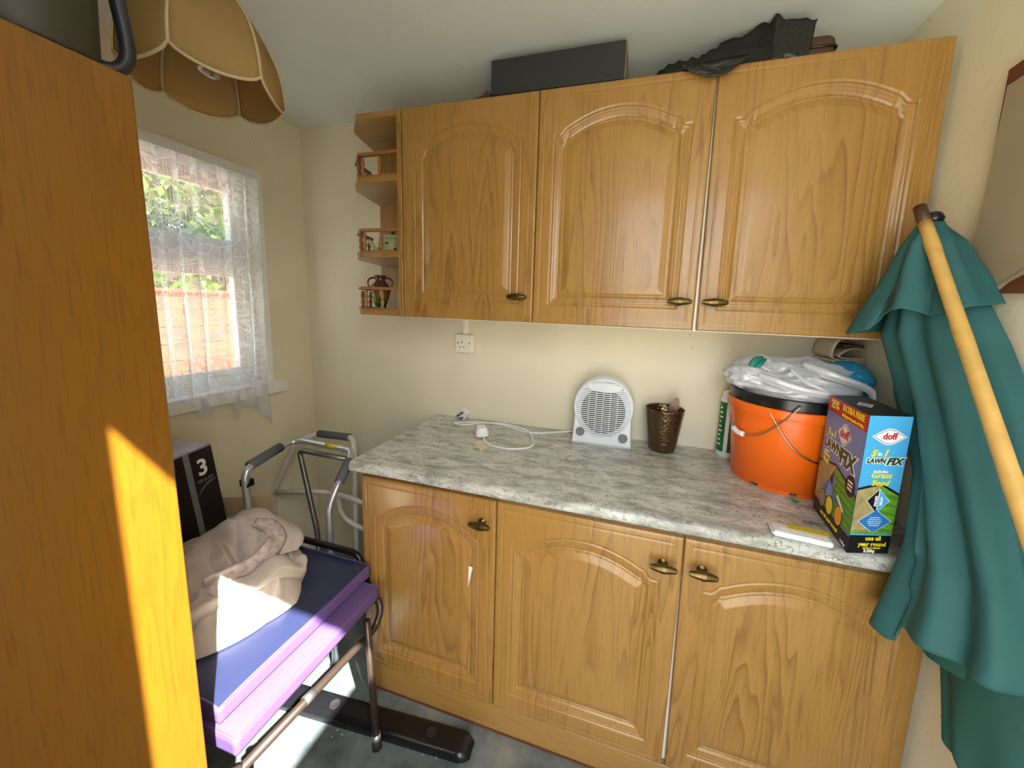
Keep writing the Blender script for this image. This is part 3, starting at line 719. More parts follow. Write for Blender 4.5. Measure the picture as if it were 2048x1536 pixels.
# pale green lidded jar on the shelf above
zt = 1.6525; jx, jy = .192, -.17
t = thing('lidded_jar', 'pale green lidded pot with dark knob on the middle end shelf', 'pot', (jx, jy, zt))
G().lathe([(.001, 0), (.050, 0), (.057, .010), (.061, .04), (.058, .066), (.050, .078), (.001, .079)], 28, (jx, jy, zt)).mk('body', 'jar_green', t, True)
ld = G().lathe([(.052, .078), (.054, .083), (.040, .092), (.012, .097), (.001, .0975)], 28, (jx, jy, zt)).mk('lid', 'jar_green', t, True)
G().lathe([(.001, .096), (.005, .0965), (.008, .104), (.0095, .111), (.007, .117), (.001, .119)], 14, (jx, jy, zt)).mk('knob', 'brown_knob', ld, True)
G().tube(bez([(jx - .05, jy - .03, zt + .025), (jx - .068, jy - .04, zt + .035), (jx - .082, jy - .047, zt + .06), (jx - .09, jy - .05, zt + .066)], 5), [.011] * 8 + [.008] * 8, 10).mk('spout', 'jar_green', t, True) if False else G().tube(bez([(jx - .05, jy - .03, zt + .025), (jx - .066, jy - .04, zt + .036), (jx - .078, jy - .046, zt + .058), (jx - .084, jy - .049, zt + .066)], 5), .0085, 10).mk('spout', 'jar_green', t, True)
for k in range(3):
    a = -1.9 + k * .55; G().lathe([(.0005, -.0045), (.004, -.004), (.006, 0), (.004, .004), (.0005, .0045)], 8, (jx + .060 * math.cos(a), jy + .060 * math.sin(a), zt + (.03, .052, .03)[k])).mk('painted_spot', 'brown_knob', t, True)
# cream candle jar and dark bottle tucked behind the side panel
zt = UB + .0205
t = thing('candle_jar', 'slim cream jar half hidden behind the shelf side beside the vase', 'jar', (.262, -.2, zt))
G().lathe([(.001, 0), (.020, 0), (.022, .004), (.022, .09), (.018, .098), (.001, .098)], 18, (.262, -.2, zt)).mk('body', 'cream_jar', t, True)
G().lathe([(.017, .098), (.019, .099), (.019, .112), (.001, .113)], 18, (.262, -.2, zt)).mk('cap', 'cream_jar', t, True)
t = thing('glass_bottle', 'dark bottle standing behind the brown and green vase', 'bottle', (.232, -.135, zt))
G().lathe([(.001, 0), (.030, 0), (.033, .005), (.033, .07), (.024, .09), (.011, .105), (.010, .13), (.012, .132), (.001, .134)], 18, (.232, -.135, zt)).mk('body', 'black_plastic', t, True)
G().lathe([(.0125, .1335), (.0125, .148), (.001, .149)], 14, (.232, -.135, zt)).mk('cap', 'brown_knob', t, True)

# ================================================================== WARDROBE AND JUG (left foreground)
WX, WYF, WT = 0.5, -1.172, 1.774
t = thing('pine_wardrobe', 'tall orange pine wardrobe standing close at the left', 'wardrobe', (.02, -1.42, 0))
G().box((WX - .022, YF + .004, .002), (WX, WYF, WT - .0), .004, 3).mk('side_panel', 'pine', t, True, auto=40)
G().box((-.462, YF + .004, .002), (-.44, WYF - .02, WT), .004, 2).mk('side_panel', 'pine', t)
G().box((-.4395, YF + .004, WT - .024), (WX - .0225, WYF - .022, WT - .001), .002, 1).mk('top_panel', 'pine', t)
G().box((-.4395, YF + .004, .07), (WX - .0225, WYF - .022, .09)).mk('bottom_panel', 'pine', t)
G().box((-.4395, YF + .004, .09), (WX - .0225, YF + .010, WT - .024)).mk('back_panel', 'pine', t)
for x0, x1, kx in ((-.438, .018, -.03), (.021, .476, .07)):
    d = G().box((x0, WYF - .020, .095), (x1, WYF - .001, WT - .03), .003, 2).mk('door', 'pine', t)
    G().lathe([(.0005, 0), (.008, 0), (.008, .012), (.016, .02), (.016, .028), (.0005, .032)], 16, (kx, WYF - .0005, .95), 'y').mk('knob', 'pine', d, True)
jx, jy, jz = .428, -1.247, WT + .0005
t = thing('jug', 'dark grey plastic jug with black handle on top of the wardrobe', 'jug', (jx, jy, jz))
G().lathe([(.001, 0), (.064, 0), (.068, .004), (.070, .02), (.074, .12), (.078, .2), (.080, .202), (.0785, .207), (.074, .204), (.070, .12), (.065, .012), (.001, .01)], 40, (jx, jy, jz)).mk('body', 'jug_dark', t, True)
hd = np.array([.34, .94, 0]); path = bez([np.array([jx, jy, jz + h]) + hd * r for r, h in ((.066, .014), (.084, .018), (.096, .034), (.0985, .06), (.094, .11), (.090, .15), (.082, .165), (.074, .166))], 6)
G().tube(path, .0095, 12).mk('handle', 'jug_handle', t, True)

# ================================================================== PENDANT LAMP
lx, ly, lz = .229, -.884, 1.955
t = thing('pendant_lamp', 'scalloped beige fabric pendant lampshade hanging by the window', 'lamp', (lx, ly, lz))
t['label'] = 'scalloped beige fabric pendant lampshade hanging in front of the window'
TH0 = math.radians(3); RB = .150; HT = .185
def shade_pt(th, v):
    """th: angle, v 0 top .. 1 bottom"""
    k = ((th - TH0) / (PI / 3)) % 1.0; hexr = math.cos(PI / 6) / math.cos((k - .5) * PI / 3)     # flat panels between ribs
    bul = 1 + .055 * (1 - (2 * k - 1) ** 2) * v
    r = .045 + (RB - .045) * math.sin(min(1, v ** .85) * PI / 2 * .97) ** 1.0
    r = r * hexr * bul
    droop = .026 * (1 - (2 * k - 1) ** 2) ** .7
    z = HT * (1 - v ** 1.55) - droop * v ** 3
    return (lx + r * math.cos(th), ly + r * math.sin(th), lz + z)
for s in range(6):
    P_ = np.array([[shade_pt(TH0 + (s + (.0005 + .999 * k / 12)) * PI / 3, v) for k in range(13)] for v in np.linspace(0, 1, 16)])
    sheet('panel', P_, 'shade_fabric', t, .0012)
    br = G(); br.tube([shade_pt(TH0 + (s + .0005) * PI / 3, v) for v in np.linspace(0, 1, 14)], .0032, 6); br.mk('rib', 'shade_braid', t, True)
G().tube([shade_pt(TH0 + a, 1.0) for a in np.linspace(0, 2 * PI, 97)[:-1]], .0034, 6, closed=True).mk('trim_braid', 'shade_braid', t, True)
G().tube([shade_pt(TH0 + a, 0.0) for a in np.linspace(0, 2 * PI, 49)[:-1]], .003, 6, closed=True).mk('top_ring', 'shade_braid', t, True)
sp = G()
for k in range(3): a = k * 2 * PI / 3; sp.tube([(lx, ly, lz + HT), (lx + .044 * math.cos(a), ly + .044 * math.sin(a), lz + HT)], .0018, 6)
sp.mk('spider', 'wire', t)
G().lathe([(.001, .118), (.018, .118), (.019, .150), (.021, .152), (.021, .19), (.012, .205), (.004, .215), (.001, .216)], 20, (lx, ly, lz)).mk('lampholder', 'white_plastic', t, True)
bl = thing  # (bulb is a part: it moves with the lamp)
hel = [(lx + .0155 * math.cos(a), ly + .0155 * math.sin(a), lz + .018 + .062 * (k / 60)) for k, a in enumerate(np.linspace(0, 6 * PI, 61))]
bo = G(); bo.tube(hel, .0062, 8); bo.lathe([(.001, .082), (.016, .082), (.019, .1), (.019, .1175), (.001, .1178)], 16, (lx, ly, lz)); bo.mk('bulb', 'bulb_glass', t, True)
G().tube([(lx, ly, lz + .214), (lx, ly, ZC - .018)], .0032, 8).mk('flex', 'white_plastic', t, True)
G().lathe([(.001, 0), (.012, 0), (.038, -.006), (.044, .0), (.044, .016), (.001, .017)], 24, (lx, ly, ZC - .018)).mk('ceiling_rose', 'white_plastic', t, True)

# ================================================================== LACE CURTAIN
hk = np.array([[-1.02, .99], [-.90, 1.02], [-.80, .97], [-.70, 1.055], [-.63, 1.05], [-.60, 1.02], [-.567, .972], [-.545, .975], [-.52, 1.0], [-.4655, 1.005], [-.452, .95], [-.4315, .905], [-.418, .945], [-.395, .975], [-.362, .958], [-.335, .945], [-.305, .885], [-.285, .846], [-.270, .842], [-.258, .872]])
ny, nzc = 420, 110
Y = np.linspace(-1.0, -.274, ny); Vv = np.linspace(0, 1, nzc)
hem = np.interp(Y, hk[:, 0], hk[:, 1]); P_ = np.zeros((nzc, ny, 3)); UVc = np.zeros((nzc, ny, 2))
ph = 2 * PI * (Y * 13.0) + 1.6 * np.sin(Y * 21); ph2 = 2 * PI * Y * 31 + 2 * np.sin(Y * 9)
for i, v in enumerate(Vv):
    z = 1.976 * (1 - v) + hem * v
    amp = .0125 + .006 * v
    x = XL + .046 + amp * np.sin(ph + 1.2 * v) + .004 * (1 - v * .6) * np.sin(ph2) + .003 * np.sin(v * 9 + Y * 30)
    yy = Y + .006 * np.sin(ph * 2 + v * 2) + np.where(Y > -.33, (-.012 * math.sin(v * PI) + .004 * v) * (Y + .33) / .07, 0)
    P_[i, :, 0] = x; P_[i, :, 1] = yy; P_[i, :, 2] = z
    UVc[i, :, 0] = (Y + 1.0) * 1.35; UVc[i, :, 1] = (z - .84) * .87
o = sheet('lace_curtain', P_, 'lace', None, 0, UVc, loc=(XL + .05, -.63, .84)); tag(o, 'white lace net curtain with scalloped hem hanging over the window', 'curtain')
t = thing('curtain_wire', 'thin white wire carrying the lace curtain across the window top', 'wire', (XL + .03, -.63, 1.98)); 
G().tube([(XL + .040, -1.04, 1.972), (XL + .040, -.262, 1.972)], .002, 8).mk('wire', 'white_plastic', t, True)
for y in (-1.04, -.262): G().tube([(XL + .0165, y, 1.972), (XL + .042, y, 1.972)], .0022, 8).mk('hook', 'white_plastic', t, True)

# ================================================================== SOCKET, PLUGS
t = thing('wall_socket', 'cream single wall socket with switch below the left wall cabinet', 'socket', (.468, -.0, 1.236))
G().box((.424, -.0008, 1.236), (.512, -.034, 1.320), .004, 2).mk('plate', 'cream_plastic', t)
pl = Plane((.468, -.0342, 1.278), (1, 0, 0), (0, 0, 1))
G().box((.478, -.034, 1.290), (.492, -.0385, 1.312), .0015, 1).mk('rocker_switch', 'cream_plastic', t)
for u0, v0, u1, v1 in ((-.0115, .003, -.0075, .012), (-.022, -.018, -.0155, -.0135), (-.003, -.018, .0035, -.0135)): flat('pin_slot', [rect(u0, v0, u1, v1)], pl, 'black_hole', t)
for u in (-.031, .029): G().lathe([(.0005, -.0005), (.0032, -.0005), (.0032, .0012), (.0005, .0015)][::-1], 10, (.468 + u, -.0345, 1.281), 'y').mk('screw', 'brown_knob', t, True)
G().box((.455, -.0008, 1.321), (.480, -.022, 1.3995), .003, 1).mk('conduit', 'cream_plastic', t)

def plug_body(gg, pl, L=.05, W=.048, D=.03):
    """UK plug; pl maps (u along width, v along length) with N the back"""
    P0 = [(-W * .36, -L * .5), (W * .36, -L * .5), (W * .5, -L * .1), (W * .5, L * .32), (W * .30, L * .5), (-W * .30, L * .5), (-W * .5, L * .32), (-W * .5, -L * .1)]
    n = len(P0); v = [pl.p(u, w, 0) for u, w in P0] + [pl.p(u, w, D * .55) for u, w in P0] + [pl.p(u * .72, w * .78, D) for u, w in P0]
    f = [tuple(range(n))[::-1], tuple(range(2 * n, 3 * n))] + [(r * n + k, r * n + (k + 1) % n, (r + 1) * n + (k + 1) % n, (r + 1) * n + k) for r in range(2) for k in range(n)]
    return gg.add(v, f)

# fan heater
hx, hy, hz = 1.1345, -.088, .9105
t = thing('fan_heater', 'white upright fan heater with round grille standing on the worktop', 'heater', (hx, hy, hz))
def outline(sc=1.0, lo=0.0):
    pts = [(-.1205, lo), (-.117, .055)]
    for a in np.linspace(math.radians(200), math.radians(-20), 40): pts.append((.1215 * math.cos(a) * 1.0, .158 + .122 * math.sin(a)))
    pts += [(.117, .055), (.1205, lo)]
    return [(u * sc, (v - .14) * sc + .14 if sc != 1 else v) for u, v in pts]
o0 = outline(); o1 = outline(.965, .006); tiltf = lambda v: -.050 + .022 * (v / .28)
n = len(o0); vv = []; ff = []
rings = [[(u, .052 - .01 * (v / .28), v) for u, v in outline(.93, .008)], [(u, .044 - .008 * (v / .28), v) for u, v in o0], [(u, tiltf(v) + .008, v) for u, v in o0], [(u, tiltf(v), v) for u, v in o1]]
for r in rings: vv += [(hx + a, hy + b, hz + c) for a, b, c in r]
ff += [tuple(range(n)), tuple(range(3 * n, 4 * n))[::-1]] + [(r * n + k, r * n + (k + 1) % n, (r + 1) * n + (k + 1) % n, (r + 1) * n + k) for r in range(3) for k in range(n)]
fixnormals(mk('housing', vv, ff, 'heater_white', t, True, auto=40))
cz = .158; pf = lambda u, v, d=0: (hx + u, hy + tiltf(v) - d, hz + v)
ring = []
for a in np.linspace(0, 2 * PI, 61)[:-1]: ring.append(pf(.1115 * math.cos(a), cz - .003 + .1155 * math.sin(a), .001))
G().tube(ring, .0042, 8, closed=True).mk('grille_ring', 'heater_white', t, True)
dk = G(); pts = [pf(.088 * math.cos(a), cz - .014 + .092 * math.sin(a), .0008) for a in np.linspace(0, 2 * PI, 49)[:-1]]; dk.add(pts, [tuple(range(48))]); dk.mk('dark_opening', 'dark_grille', t)
NS = 27
for k in range(NS):
    v = cz - .109 + .208 * k / (NS - 1); q = 1 - ((v - cz + .003) / .1155) ** 2
    if q <= .02: continue
    hw = .1095 * math.sqrt(q); m_ = 14; us = np.linspace(-hw, hw, m_); arch = lambda u: .009 * (1 - (u / .11) ** 2)
    a = [pf(u, v - .0018, .0012 + arch(u)) for u in us] + [pf(u, v + .0018, .0012 + arch(u)) for u in us]; b = [pf(u, v - .0018, .0042 + arch(u)) for u in us] + [pf(u, v + .0018, .0048 + arch(u)) for u in us]
    V = a + b; F = []
    for i in range(m_ - 1):
        F += [(2 * m_ + i, 2 * m_ + i + 1, 3 * m_ + i + 1, 3 * m_ + i), (i, 2 * m_ + i, 2 * m_ + i + 1, i + 1)[::-1], (m_ + i, m_ + i + 1, 3 * m_ + i + 1, 3 * m_ + i)[::-1]]
    fixnormals(mk('slat', V, F, 'heater_white', t))
for u in (-.054, -.027, 0, .027, .054):
    hh = .088 * math.sqrt(max(0, 1 - (u / .088) ** 2)); G().tube([*[pf(u * (1 + .05 * (1 - k_ * k_)), cz - .014 + hh * k_, .0058 + .009 * (1 - (u / .11) ** 2)) for k_ in np.linspace(-1, 1, 9)]], .0013, 6).mk('rib', 'heater_white', t)
tc_ = G(); pts = [pf(.070 * math.cos(a), cz + .082 + .020 * math.sin(a), .0055) for a in np.linspace(0, 2 * PI, 33)[:-1]]; tc_.add(pts + [pf(.066 * math.cos(a), cz + .082 + .017 * math.sin(a), .0095) for a in np.linspace(0, 2 * PI, 33)[:-1]], [(k, (k + 1) % 32, 32 + (k + 1) % 32, 32 + k) for k in range(32)] + [tuple(range(32, 64))]); fixnormals(tc_.mk('top_shield', 'heater_white', t, True, auto=40))
for u, v in ((-.0855, .052), (.0855, .044)):
    kb = G().lathe([(.0005, -.012), (.0145, -.012), (.0168, -.009), (.0178, 0), (.0005, .001)], 22, (hx + u, hy + tiltf(v) - .001, hz + v), 'y'); o = fixnormals(kb.mk('knob', 'grey_knob', t, True, auto=40))
    G().box((hx + u - .002, hy + tiltf(v) - .0145, hz + v - .013), (hx + u + .002, hy + tiltf(v) - .0125, hz + v + .013), .0008, 1).mk('pointer', 'grey_knob', o)
cp = [(1.075, -.042, .935), (1.02, -.028, .924), (.95, -.045, .9155), (.8322, -.1012, .9140), (.72, -.066, .9140), (.6477, -.0444, .9140), (.56, -.050, .914), (.505, -.082, .914), (.462, -.096, .914), (.462, -.108, .914), (.5146, -.112, .9145), (.58, -.078, .920), (.6757, -.0529, .921), (.8061, -.095, .921), (.868, -.2016, .914), (.8695, -.2636, .914), (.8087, -.3034, .914), (.7401, -.3031, .914), (.690, -.275, .916), (.668, -.245, .922)]
cord = G().tube(bez(cp, 9), .0036, 8).mk('cord', 'white_plastic', t, True)
pl = Plane((.640, -.205, .9155), (.80, .60, 0), (.62, -.785, 0)) ; pl.V = np.array([.6, -.8, 0]); pl.U = np.array([-.8, -.6, 0]); pl.N = np.array([0, 0, 1.]); 
pb = G(); plug_body(pb, pl, .062, .052, .036); po = fixnormals(pb.mk('plug', 'white_plastic', t, True, auto=30))
tg = G(); q = [(.6355, -.2813), (.6695, -.2437), (.7269, -.2915), (.7055, -.354)]; tg.prism(q, .9105, .9112, 'z'); fixnormals(tg.mk('paper_tag', 'card_tan', cord))
# spare plug standing by the wall with its pins up
t = thing('spare_plug', 'loose white three-pin plug with pins up at the back corner of the worktop', 'plug', (.478, -.040, .9105))
pl = Plane((.478, -.050, .9105), (.9, -.43, 0), (0, 0, 1)); pl.U = np.array([.86, -.2, -.47]); pl.V = np.array([.45, -.15, .88]); pl.V /= np.linalg.norm(pl.V); pl.U -= pl.V * (pl.U @ pl.V); pl.U /= np.linalg.norm(pl.U); pl.N = -np.cross(pl.U, pl.V)
pl.O = np.array([.466, -.040, .938]); pb = G(); plug_body(pb, pl, .05, .05, .032); fixnormals(pb.mk('body', 'white_plastic', t, True, auto=30))
for u, v, a in ((0, .010, 0), (-.011, -.012, 1), (.011, -.012, 1)):
    wv = (.0032, .004) if not a else (.0036, .0024); P8 = [pl.p(u + su * wv[0], v + sv * wv[1], n_) for n_ in (0, -.020) for su, sv in ((-1, -1), (1, -1), (1, 1), (-1, 1))]
    fixnormals(mk('pin', P8, [(0, 1, 2, 3), (7, 6, 5, 4), (0, 4, 5, 1), (1, 5, 6, 2), (2, 6, 7, 3), (3, 7, 4, 0)], 'steel_pin', t))

# ================================================================== BRONZE CUP AND SCRAPER
cx, cy, cz0 = 1.372, -.080, .9105
o = G().lathe([(.001, 0), (.044, 0), (.050, .004), (.053, .014), (.066, .11), (.0735, .168), (.0745, .172), (.072, .173), (.0695, .168), (.062, .10), (.049, .02), (.001, .018)], 48, (cx, cy, cz0)).mk('plant_pot', 'hammered_bronze', None, True, (cx, cy, cz0)); tag(o, 'shiny hammered bronze pot on the worktop beside the fan heater', 'pot')
t = thing('scraper', 'worn copper brown scraper sticking up out of the bronze pot', 'tool', (cx + .02, cy, cz0 + .02))
Mx = np.eye(4); ry = .16; Mx[:3, :3] = np.array([[math.cos(ry), 0, math.sin(ry)], [0, 1, 0], [-math.sin(ry), 0, math.cos(ry)]]); Mx[:3, 3] = (cx + .004, cy - .012, cz0 + .022)
with xf(M=Mx):
    G().prism([(-.010, .11), (.010, .11), (.017, .135), (.019, .17), (.014, .195), (.006, .204), (-.004, .196), (-.015, .16), (-.016, .135)], -.0015, .0015, 'y').mk('blade', 'copper_blade', t)
    G().box((-.010, -.006, .0), (.010, .006, .112), .004, 2).mk('handle', 'brown_board', t)

# ================================================================== BUCKETS, BAGS, CAN
bx, by, bz = 1.748, -.197, .9105
def bucket(name, label, mat, r0, r1, h, z0, th=.003, rimw=.006, rimh=.02, feet=False):
    t = thing(name, label, 'bucket', (bx, by, z0))
    pr = [(.001, .014), (r0 - .012, .014), (r0 - .010, .010), (r0 - .006, .010), (r0, .018), (r1, h - rimh), (r1 + rimw * .9, h - rimh), (r1 + rimw, h - rimh + .003), (r1 + rimw, h - .003), (r1 + rimw - .003, h), (r1 - .001, h), (r1 - th, h - .004), (r0 - th, .022), (.001, .018)]
    fixnormals(G().lathe(pr, 64, (bx, by, z0)).mk('body', mat, t, True, auto=35))
    if feet:
        ft = G(); N = 96; a = np.arange(N) * 2 * PI / N; on_ = ((a / (2 * PI / 8)) % 1.0) < .78
        for k in range(N):
            if not on_[k]: continue
            a0, a1 = a[k], a[k] + 2 * PI / N; v = []
            for zz in (0, .0115):
                for rr in (r0 - .012, r0 - .004):
                    for aa in (a0, a1): v.append((bx + rr * math.cos(aa), by + rr * math.sin(aa), z0 + zz))
            ft.add(v, [(0, 1, 3, 2), (4, 6, 7, 5), (0, 4, 5, 1), (2, 3, 7, 6), (0, 2, 6, 4), (1, 5, 7, 3)])
        fixnormals(ft.mk('foot_ring', mat, t))['kind'] = 'stuff'
    return t
t = bucket('orange_bucket', 'orange plastic bucket with wire handle on the worktop, holding a black bucket', 'orange_plastic', .149, .170, .272, bz, rimw=.0115, rimh=.028, feet=True)
t['label'] = 'bright orange plastic bucket with wire handle on the worktop'
def onrim(ang, r, z): return (bx + r * math.cos(ang), by + r * math.sin(ang), z)
aL, aF = math.radians(196), math.radians(252)
def wire_handle(parent, pts, nm='wire_handle'):
    return G().tube(bez(pts, 8), .0021, 8).mk(nm, 'wire', parent, True)
R = lambda z: .149 + (.173 - .149) * (z - bz) / .272
def surf(ang, z, off=.005): return onrim(math.radians(ang), R(z) + off, z)
wire_handle(t, [surf(236, bz + .260, .000), surf(236, bz + .258, .009), surf(241, bz + .232, .007), surf(250, bz + .19, .006), surf(262, bz + .15, .006), surf(276, bz + .128, .006), surf(292, bz + .12, .008), surf(312, bz + .13, .010), surf(340, bz + .2, .012), surf(356, bz + .262, .006)])
tb = bucket('black_bucket', 'black bucket nested in the orange bucket, only its glossy rim showing', 'black_plastic', .140, .1675, .272, bz + .034, rimw=.009, rimh=.0335)
h2 = wire_handle(tb, [surf(259, bz + .290, .000), surf(258, bz + .289, .013), surf(252, bz + .262, .014), surf(246, bz + .235, .009), surf(238, bz + .205, .008), surf(228, bz + .180, .008), surf(216, bz + .166, .008), surf(204, bz + .165, .009), surf(196, bz + .172, .009), surf(186, bz + .2, .010), surf(178, bz + .25, .010), surf(172, bz + .285, .0)])
hp = bez([surf(211, bz + .1645, .010), surf(203, bz + .165, .011), surf(196, bz + .172, .011)], 4)
G().tube(hp, .0085, 12).mk('hand_grip', 'white_plastic', h2, True)
# white carrier bag heaped in the bucket
def blob(name, c, rad, mat, parent=None, seed=0, amp=.18, fs=3.0, m=72, nn=120, lo=-.45, loc=None, sq=1.0, ridge=.5):
    th = np.linspace(0, 2 * PI, nn, endpoint=False); phs = np.linspace(PI / 2, lo * PI / 2 * 1.0, m)
    T, Ph = np.meshgrid(th, phs); d = np.stack([np.cos(Ph) * np.cos(T), np.cos(Ph) * np.sin(T), np.sin(Ph)], -1)
    q = d * fs + seed * 3.1; q = q + .35 * np.stack([fbm(q * 1.3, seed + 20, 2), fbm(q * 1.3, seed + 30, 2), fbm(q * 1.3, seed + 40, 2)], -1)
    dis = 1 + amp * ((1 - ridge) * fbm(q, seed, 3) + ridge * (ridged(q, seed + 9, 3) - .4))
    P_ = np.array(c) + d * np.array(rad) * dis[..., None]
    return P_
P_ = blob('b', (1.742, -.198, 1.222), (.185, .150, .100), None, seed=2, amp=.20, fs=2.8)
r = np.hypot(P_[..., 0] - bx, P_[..., 1] - by); zin = P_[..., 2] < 1.232; k = np.where(zin & (r > .150), .150 / r, np.where(P_[..., 2] < 1.25, np.minimum(1, .175 / np.maximum(r, 1e-6)), 1)); P_[..., 0] = bx + (P_[..., 0] - bx) * k; P_[..., 1] = np.minimum(by + (P_[..., 1] - by) * k, -.008); P_[..., 2] = np.maximum(P_[..., 2], 1.12)
t = thing('carrier_bag', 'crumpled white plastic carrier bag heaped on top of the buckets', 'bag', (1.742, -.198, 1.12))
sheet('bag_body', P_, 'bag_white', t, wrap=True)
# left pouch with printed strip, and long twisted handles
P2 = blob('b', (1.612, -.225, 1.262), (.072, .080, .042), None, seed=5, amp=.2, fs=2.4, m=40, nn=60, lo=-.9); P2[..., 1] = np.minimum(P2[..., 1], -.01); sheet('bag_fold', P2, 'bag_white', t, wrap=True)
P2 = blob('b', (1.645, -.20, 1.285), (.065, .07, .042), None, seed=8, amp=.18, fs=2.2, m=40, nn=60, lo=-.9); sheet('bag_fold', P2, 'bag_white', t, wrap=True)
def ribbon(name, pts, wdt, mat, parent, up=(0, 0, 1), n=10, thick=.0012, tw_=0.0):
    C_ = bez(pts, n); T = np.gradient(C_, axis=0); T /= np.linalg.norm(T, axis=1)[:, None]; m = len(C_); rows = []
    for i in range(m):
        U = np.cross(T[i], np.array([.78, -.45, .55])) if up is None else np.array(up, float); U -= T[i] * (U @ T[i]); U /= np.linalg.norm(U); B = np.cross(T[i], U); a = tw_ * i / m; D = U * math.cos(a) + B * math.sin(a)
        w_ = wdt if np.isscalar(wdt) else np.interp(i / (m - 1), np.linspace(0, 1, len(wdt)), wdt)
        rows.append([C_[i] + D * w_ * s + B * .25 * w_ * math.cos(s * 5.0) for s in np.linspace(-1, 1, 7)])
    return sheet(name, np.array(rows), mat, parent, thick)
ribbon('bag_handle', [(1.615, -.305, 1.272), (1.655, -.338, 1.262), (1.70, -.354, 1.250), (1.75, -.362, 1.243), (1.80, -.365, 1.240), (1.85, -.352, 1.240)], [.012, .016, .014, .012, .012, .008], 'bag_white', t, (0, -.5, 1))
ribbon('bag_handle', [(1.735, -.29, 1.315), (1.77, -.335, 1.30), (1.81, -.352, 1.288), (1.85, -.355, 1.276), (1.885, -.35, 1.258), (1.898, -.345, 1.225)], [.01, .016, .013, .011, .01, .006], 'bag_white', t, (0, -.6, 1))
ribbon('bag_handle', [(1.70, -.30, 1.30), (1.725, -.335, 1.27), (1.755, -.352, 1.255), (1.79, -.36, 1.246)], [.008, .013, .011, .007], 'bag_white', t, (0, -.6, 1))
ribbon('bag_gather', [(1.70, -.322, 1.222), (1.735, -.330, 1.226), (1.775, -.328, 1.224), (1.81, -.316, 1.220)], [.012, .018, .016, .010], 'bag_white', t, (0, -.3, 1))
ribbon('printed_strip', [(1.600, -.276, 1.285), (1.607, -.278, 1.300), (1.622, -.272, 1.318), (1.640, -.258, 1.326)], [.008, .016, .018, .010], 'teal_print', t, (.75, -.5, -.45), 6)
# dark teal cloth tucked in the bucket and blue bag
P2 = blob('b', (1.815, -.255, 1.17), (.085, .075, .045), None, seed=11, amp=.12, fs=2.2, m=30, nn=48, lo=-.9)
o = sheet('folded_cloth', P2, 'dark_teal_cloth', None, wrap=True); tag(o, 'dark teal cloth tucked inside the black bucket below the white bag', 'cloth')
P2 = blob('b', (1.905, -.16, 1.262), (.060, .105, .058), None, seed=14, amp=.16, fs=2.6, m=40, nn=64, lo=-.95); P2[..., 0] = np.minimum(P2[..., 0], 1.962); P2[..., 1] = np.minimum(P2[..., 1], -.008)
o = sheet('blue_bag', P2, 'blue_bag', None, wrap=True); tag(o, 'bright blue plastic bag behind the white carrier bag', 'bag')
# folded paper sack on top at the back
t = thing('paper_sack', 'folded beige paper sack resting under the wall cabinet behind the bags', 'sack', (1.915, -.085, 1.298))
for k, (z, dx) in enumerate(((1.300, 0), (1.312, .004))): G().box((1.868 + dx, -.145, z), (1.962, -.012, z + .010), .003, 1).mk('layer', 'beige_paper', t)
pts = [(1.960, 1.328), (1.900, 1.324), (1.874, 1.330), (1.871, 1.352), (1.884, 1.385), (1.905, 1.392), (1.935, 1.388)]
loop = bez([(x, -.08, z) for x, z in pts], 8); P_ = np.stack([loop + np.array([0, y, 0]) for y in np.linspace(-.07, .066, 8)], 1); sheet('fold', P_, 'beige_paper', t, .0025)
pts = [(1.960, 1.332), (1.915, 1.330), (1.893, 1.334), (1.905, 1.350), (1.93, 1.362), (1.960, 1.356)]
loop = bez([(x, -.08, z) for x, z in pts], 8); P_ = np.stack([loop + np.array([0, y, 0]) for y in np.linspace(-.066, .06, 8)], 1); sheet('fold', P_, 'beige_paper', t, .0025)
G().box((1.90, -.140, 1.3665), (1.958, -.02, 1.374), .002, 1).mk('inner_sheet', 'maroon', t)
# white and green tin behind the bucket
ax, ay = 1.612, -.042
t = thing('tin', 'white tin with green label standing behind the orange bucket', 'tin', (ax, ay, .9105))
G().lathe([(.001, 0), (.033, 0), (.0345, .003), (.0345, .226), (.033, .229), (.001, .2295)], 32, (ax, ay, .9105)).mk('body', 'white_plastic', t, True, auto=40)
G().lathe([(.030, .2295), (.031, .232), (.029, .250), (.022, .256), (.001, .257)], 28, (ax, ay, .9105)).mk('lid', 'white_plastic', t, True, auto=40)
def band(a0, a1, z0, z1, r_, nm, mat):
    aa = np.linspace(math.radians(a0), math.radians(a1), 14); P_ = np.array([[(ax + r_ * math.cos(a), ay + r_ * math.sin(a), .9105 + z) for a in aa] for z in (z0, z1)]); return sheet(nm, P_, mat, t)
band(175, 240, .020, .215, .0350, 'label', 'can_green'); band(262, 290, .020, .215, .0350, 'label', 'can_green')
for k in range(9): band(195, 222 - (k % 3) * 5, .045 + k * .018, .051 + k * .018, .0353, 'label_line', 'print_white')

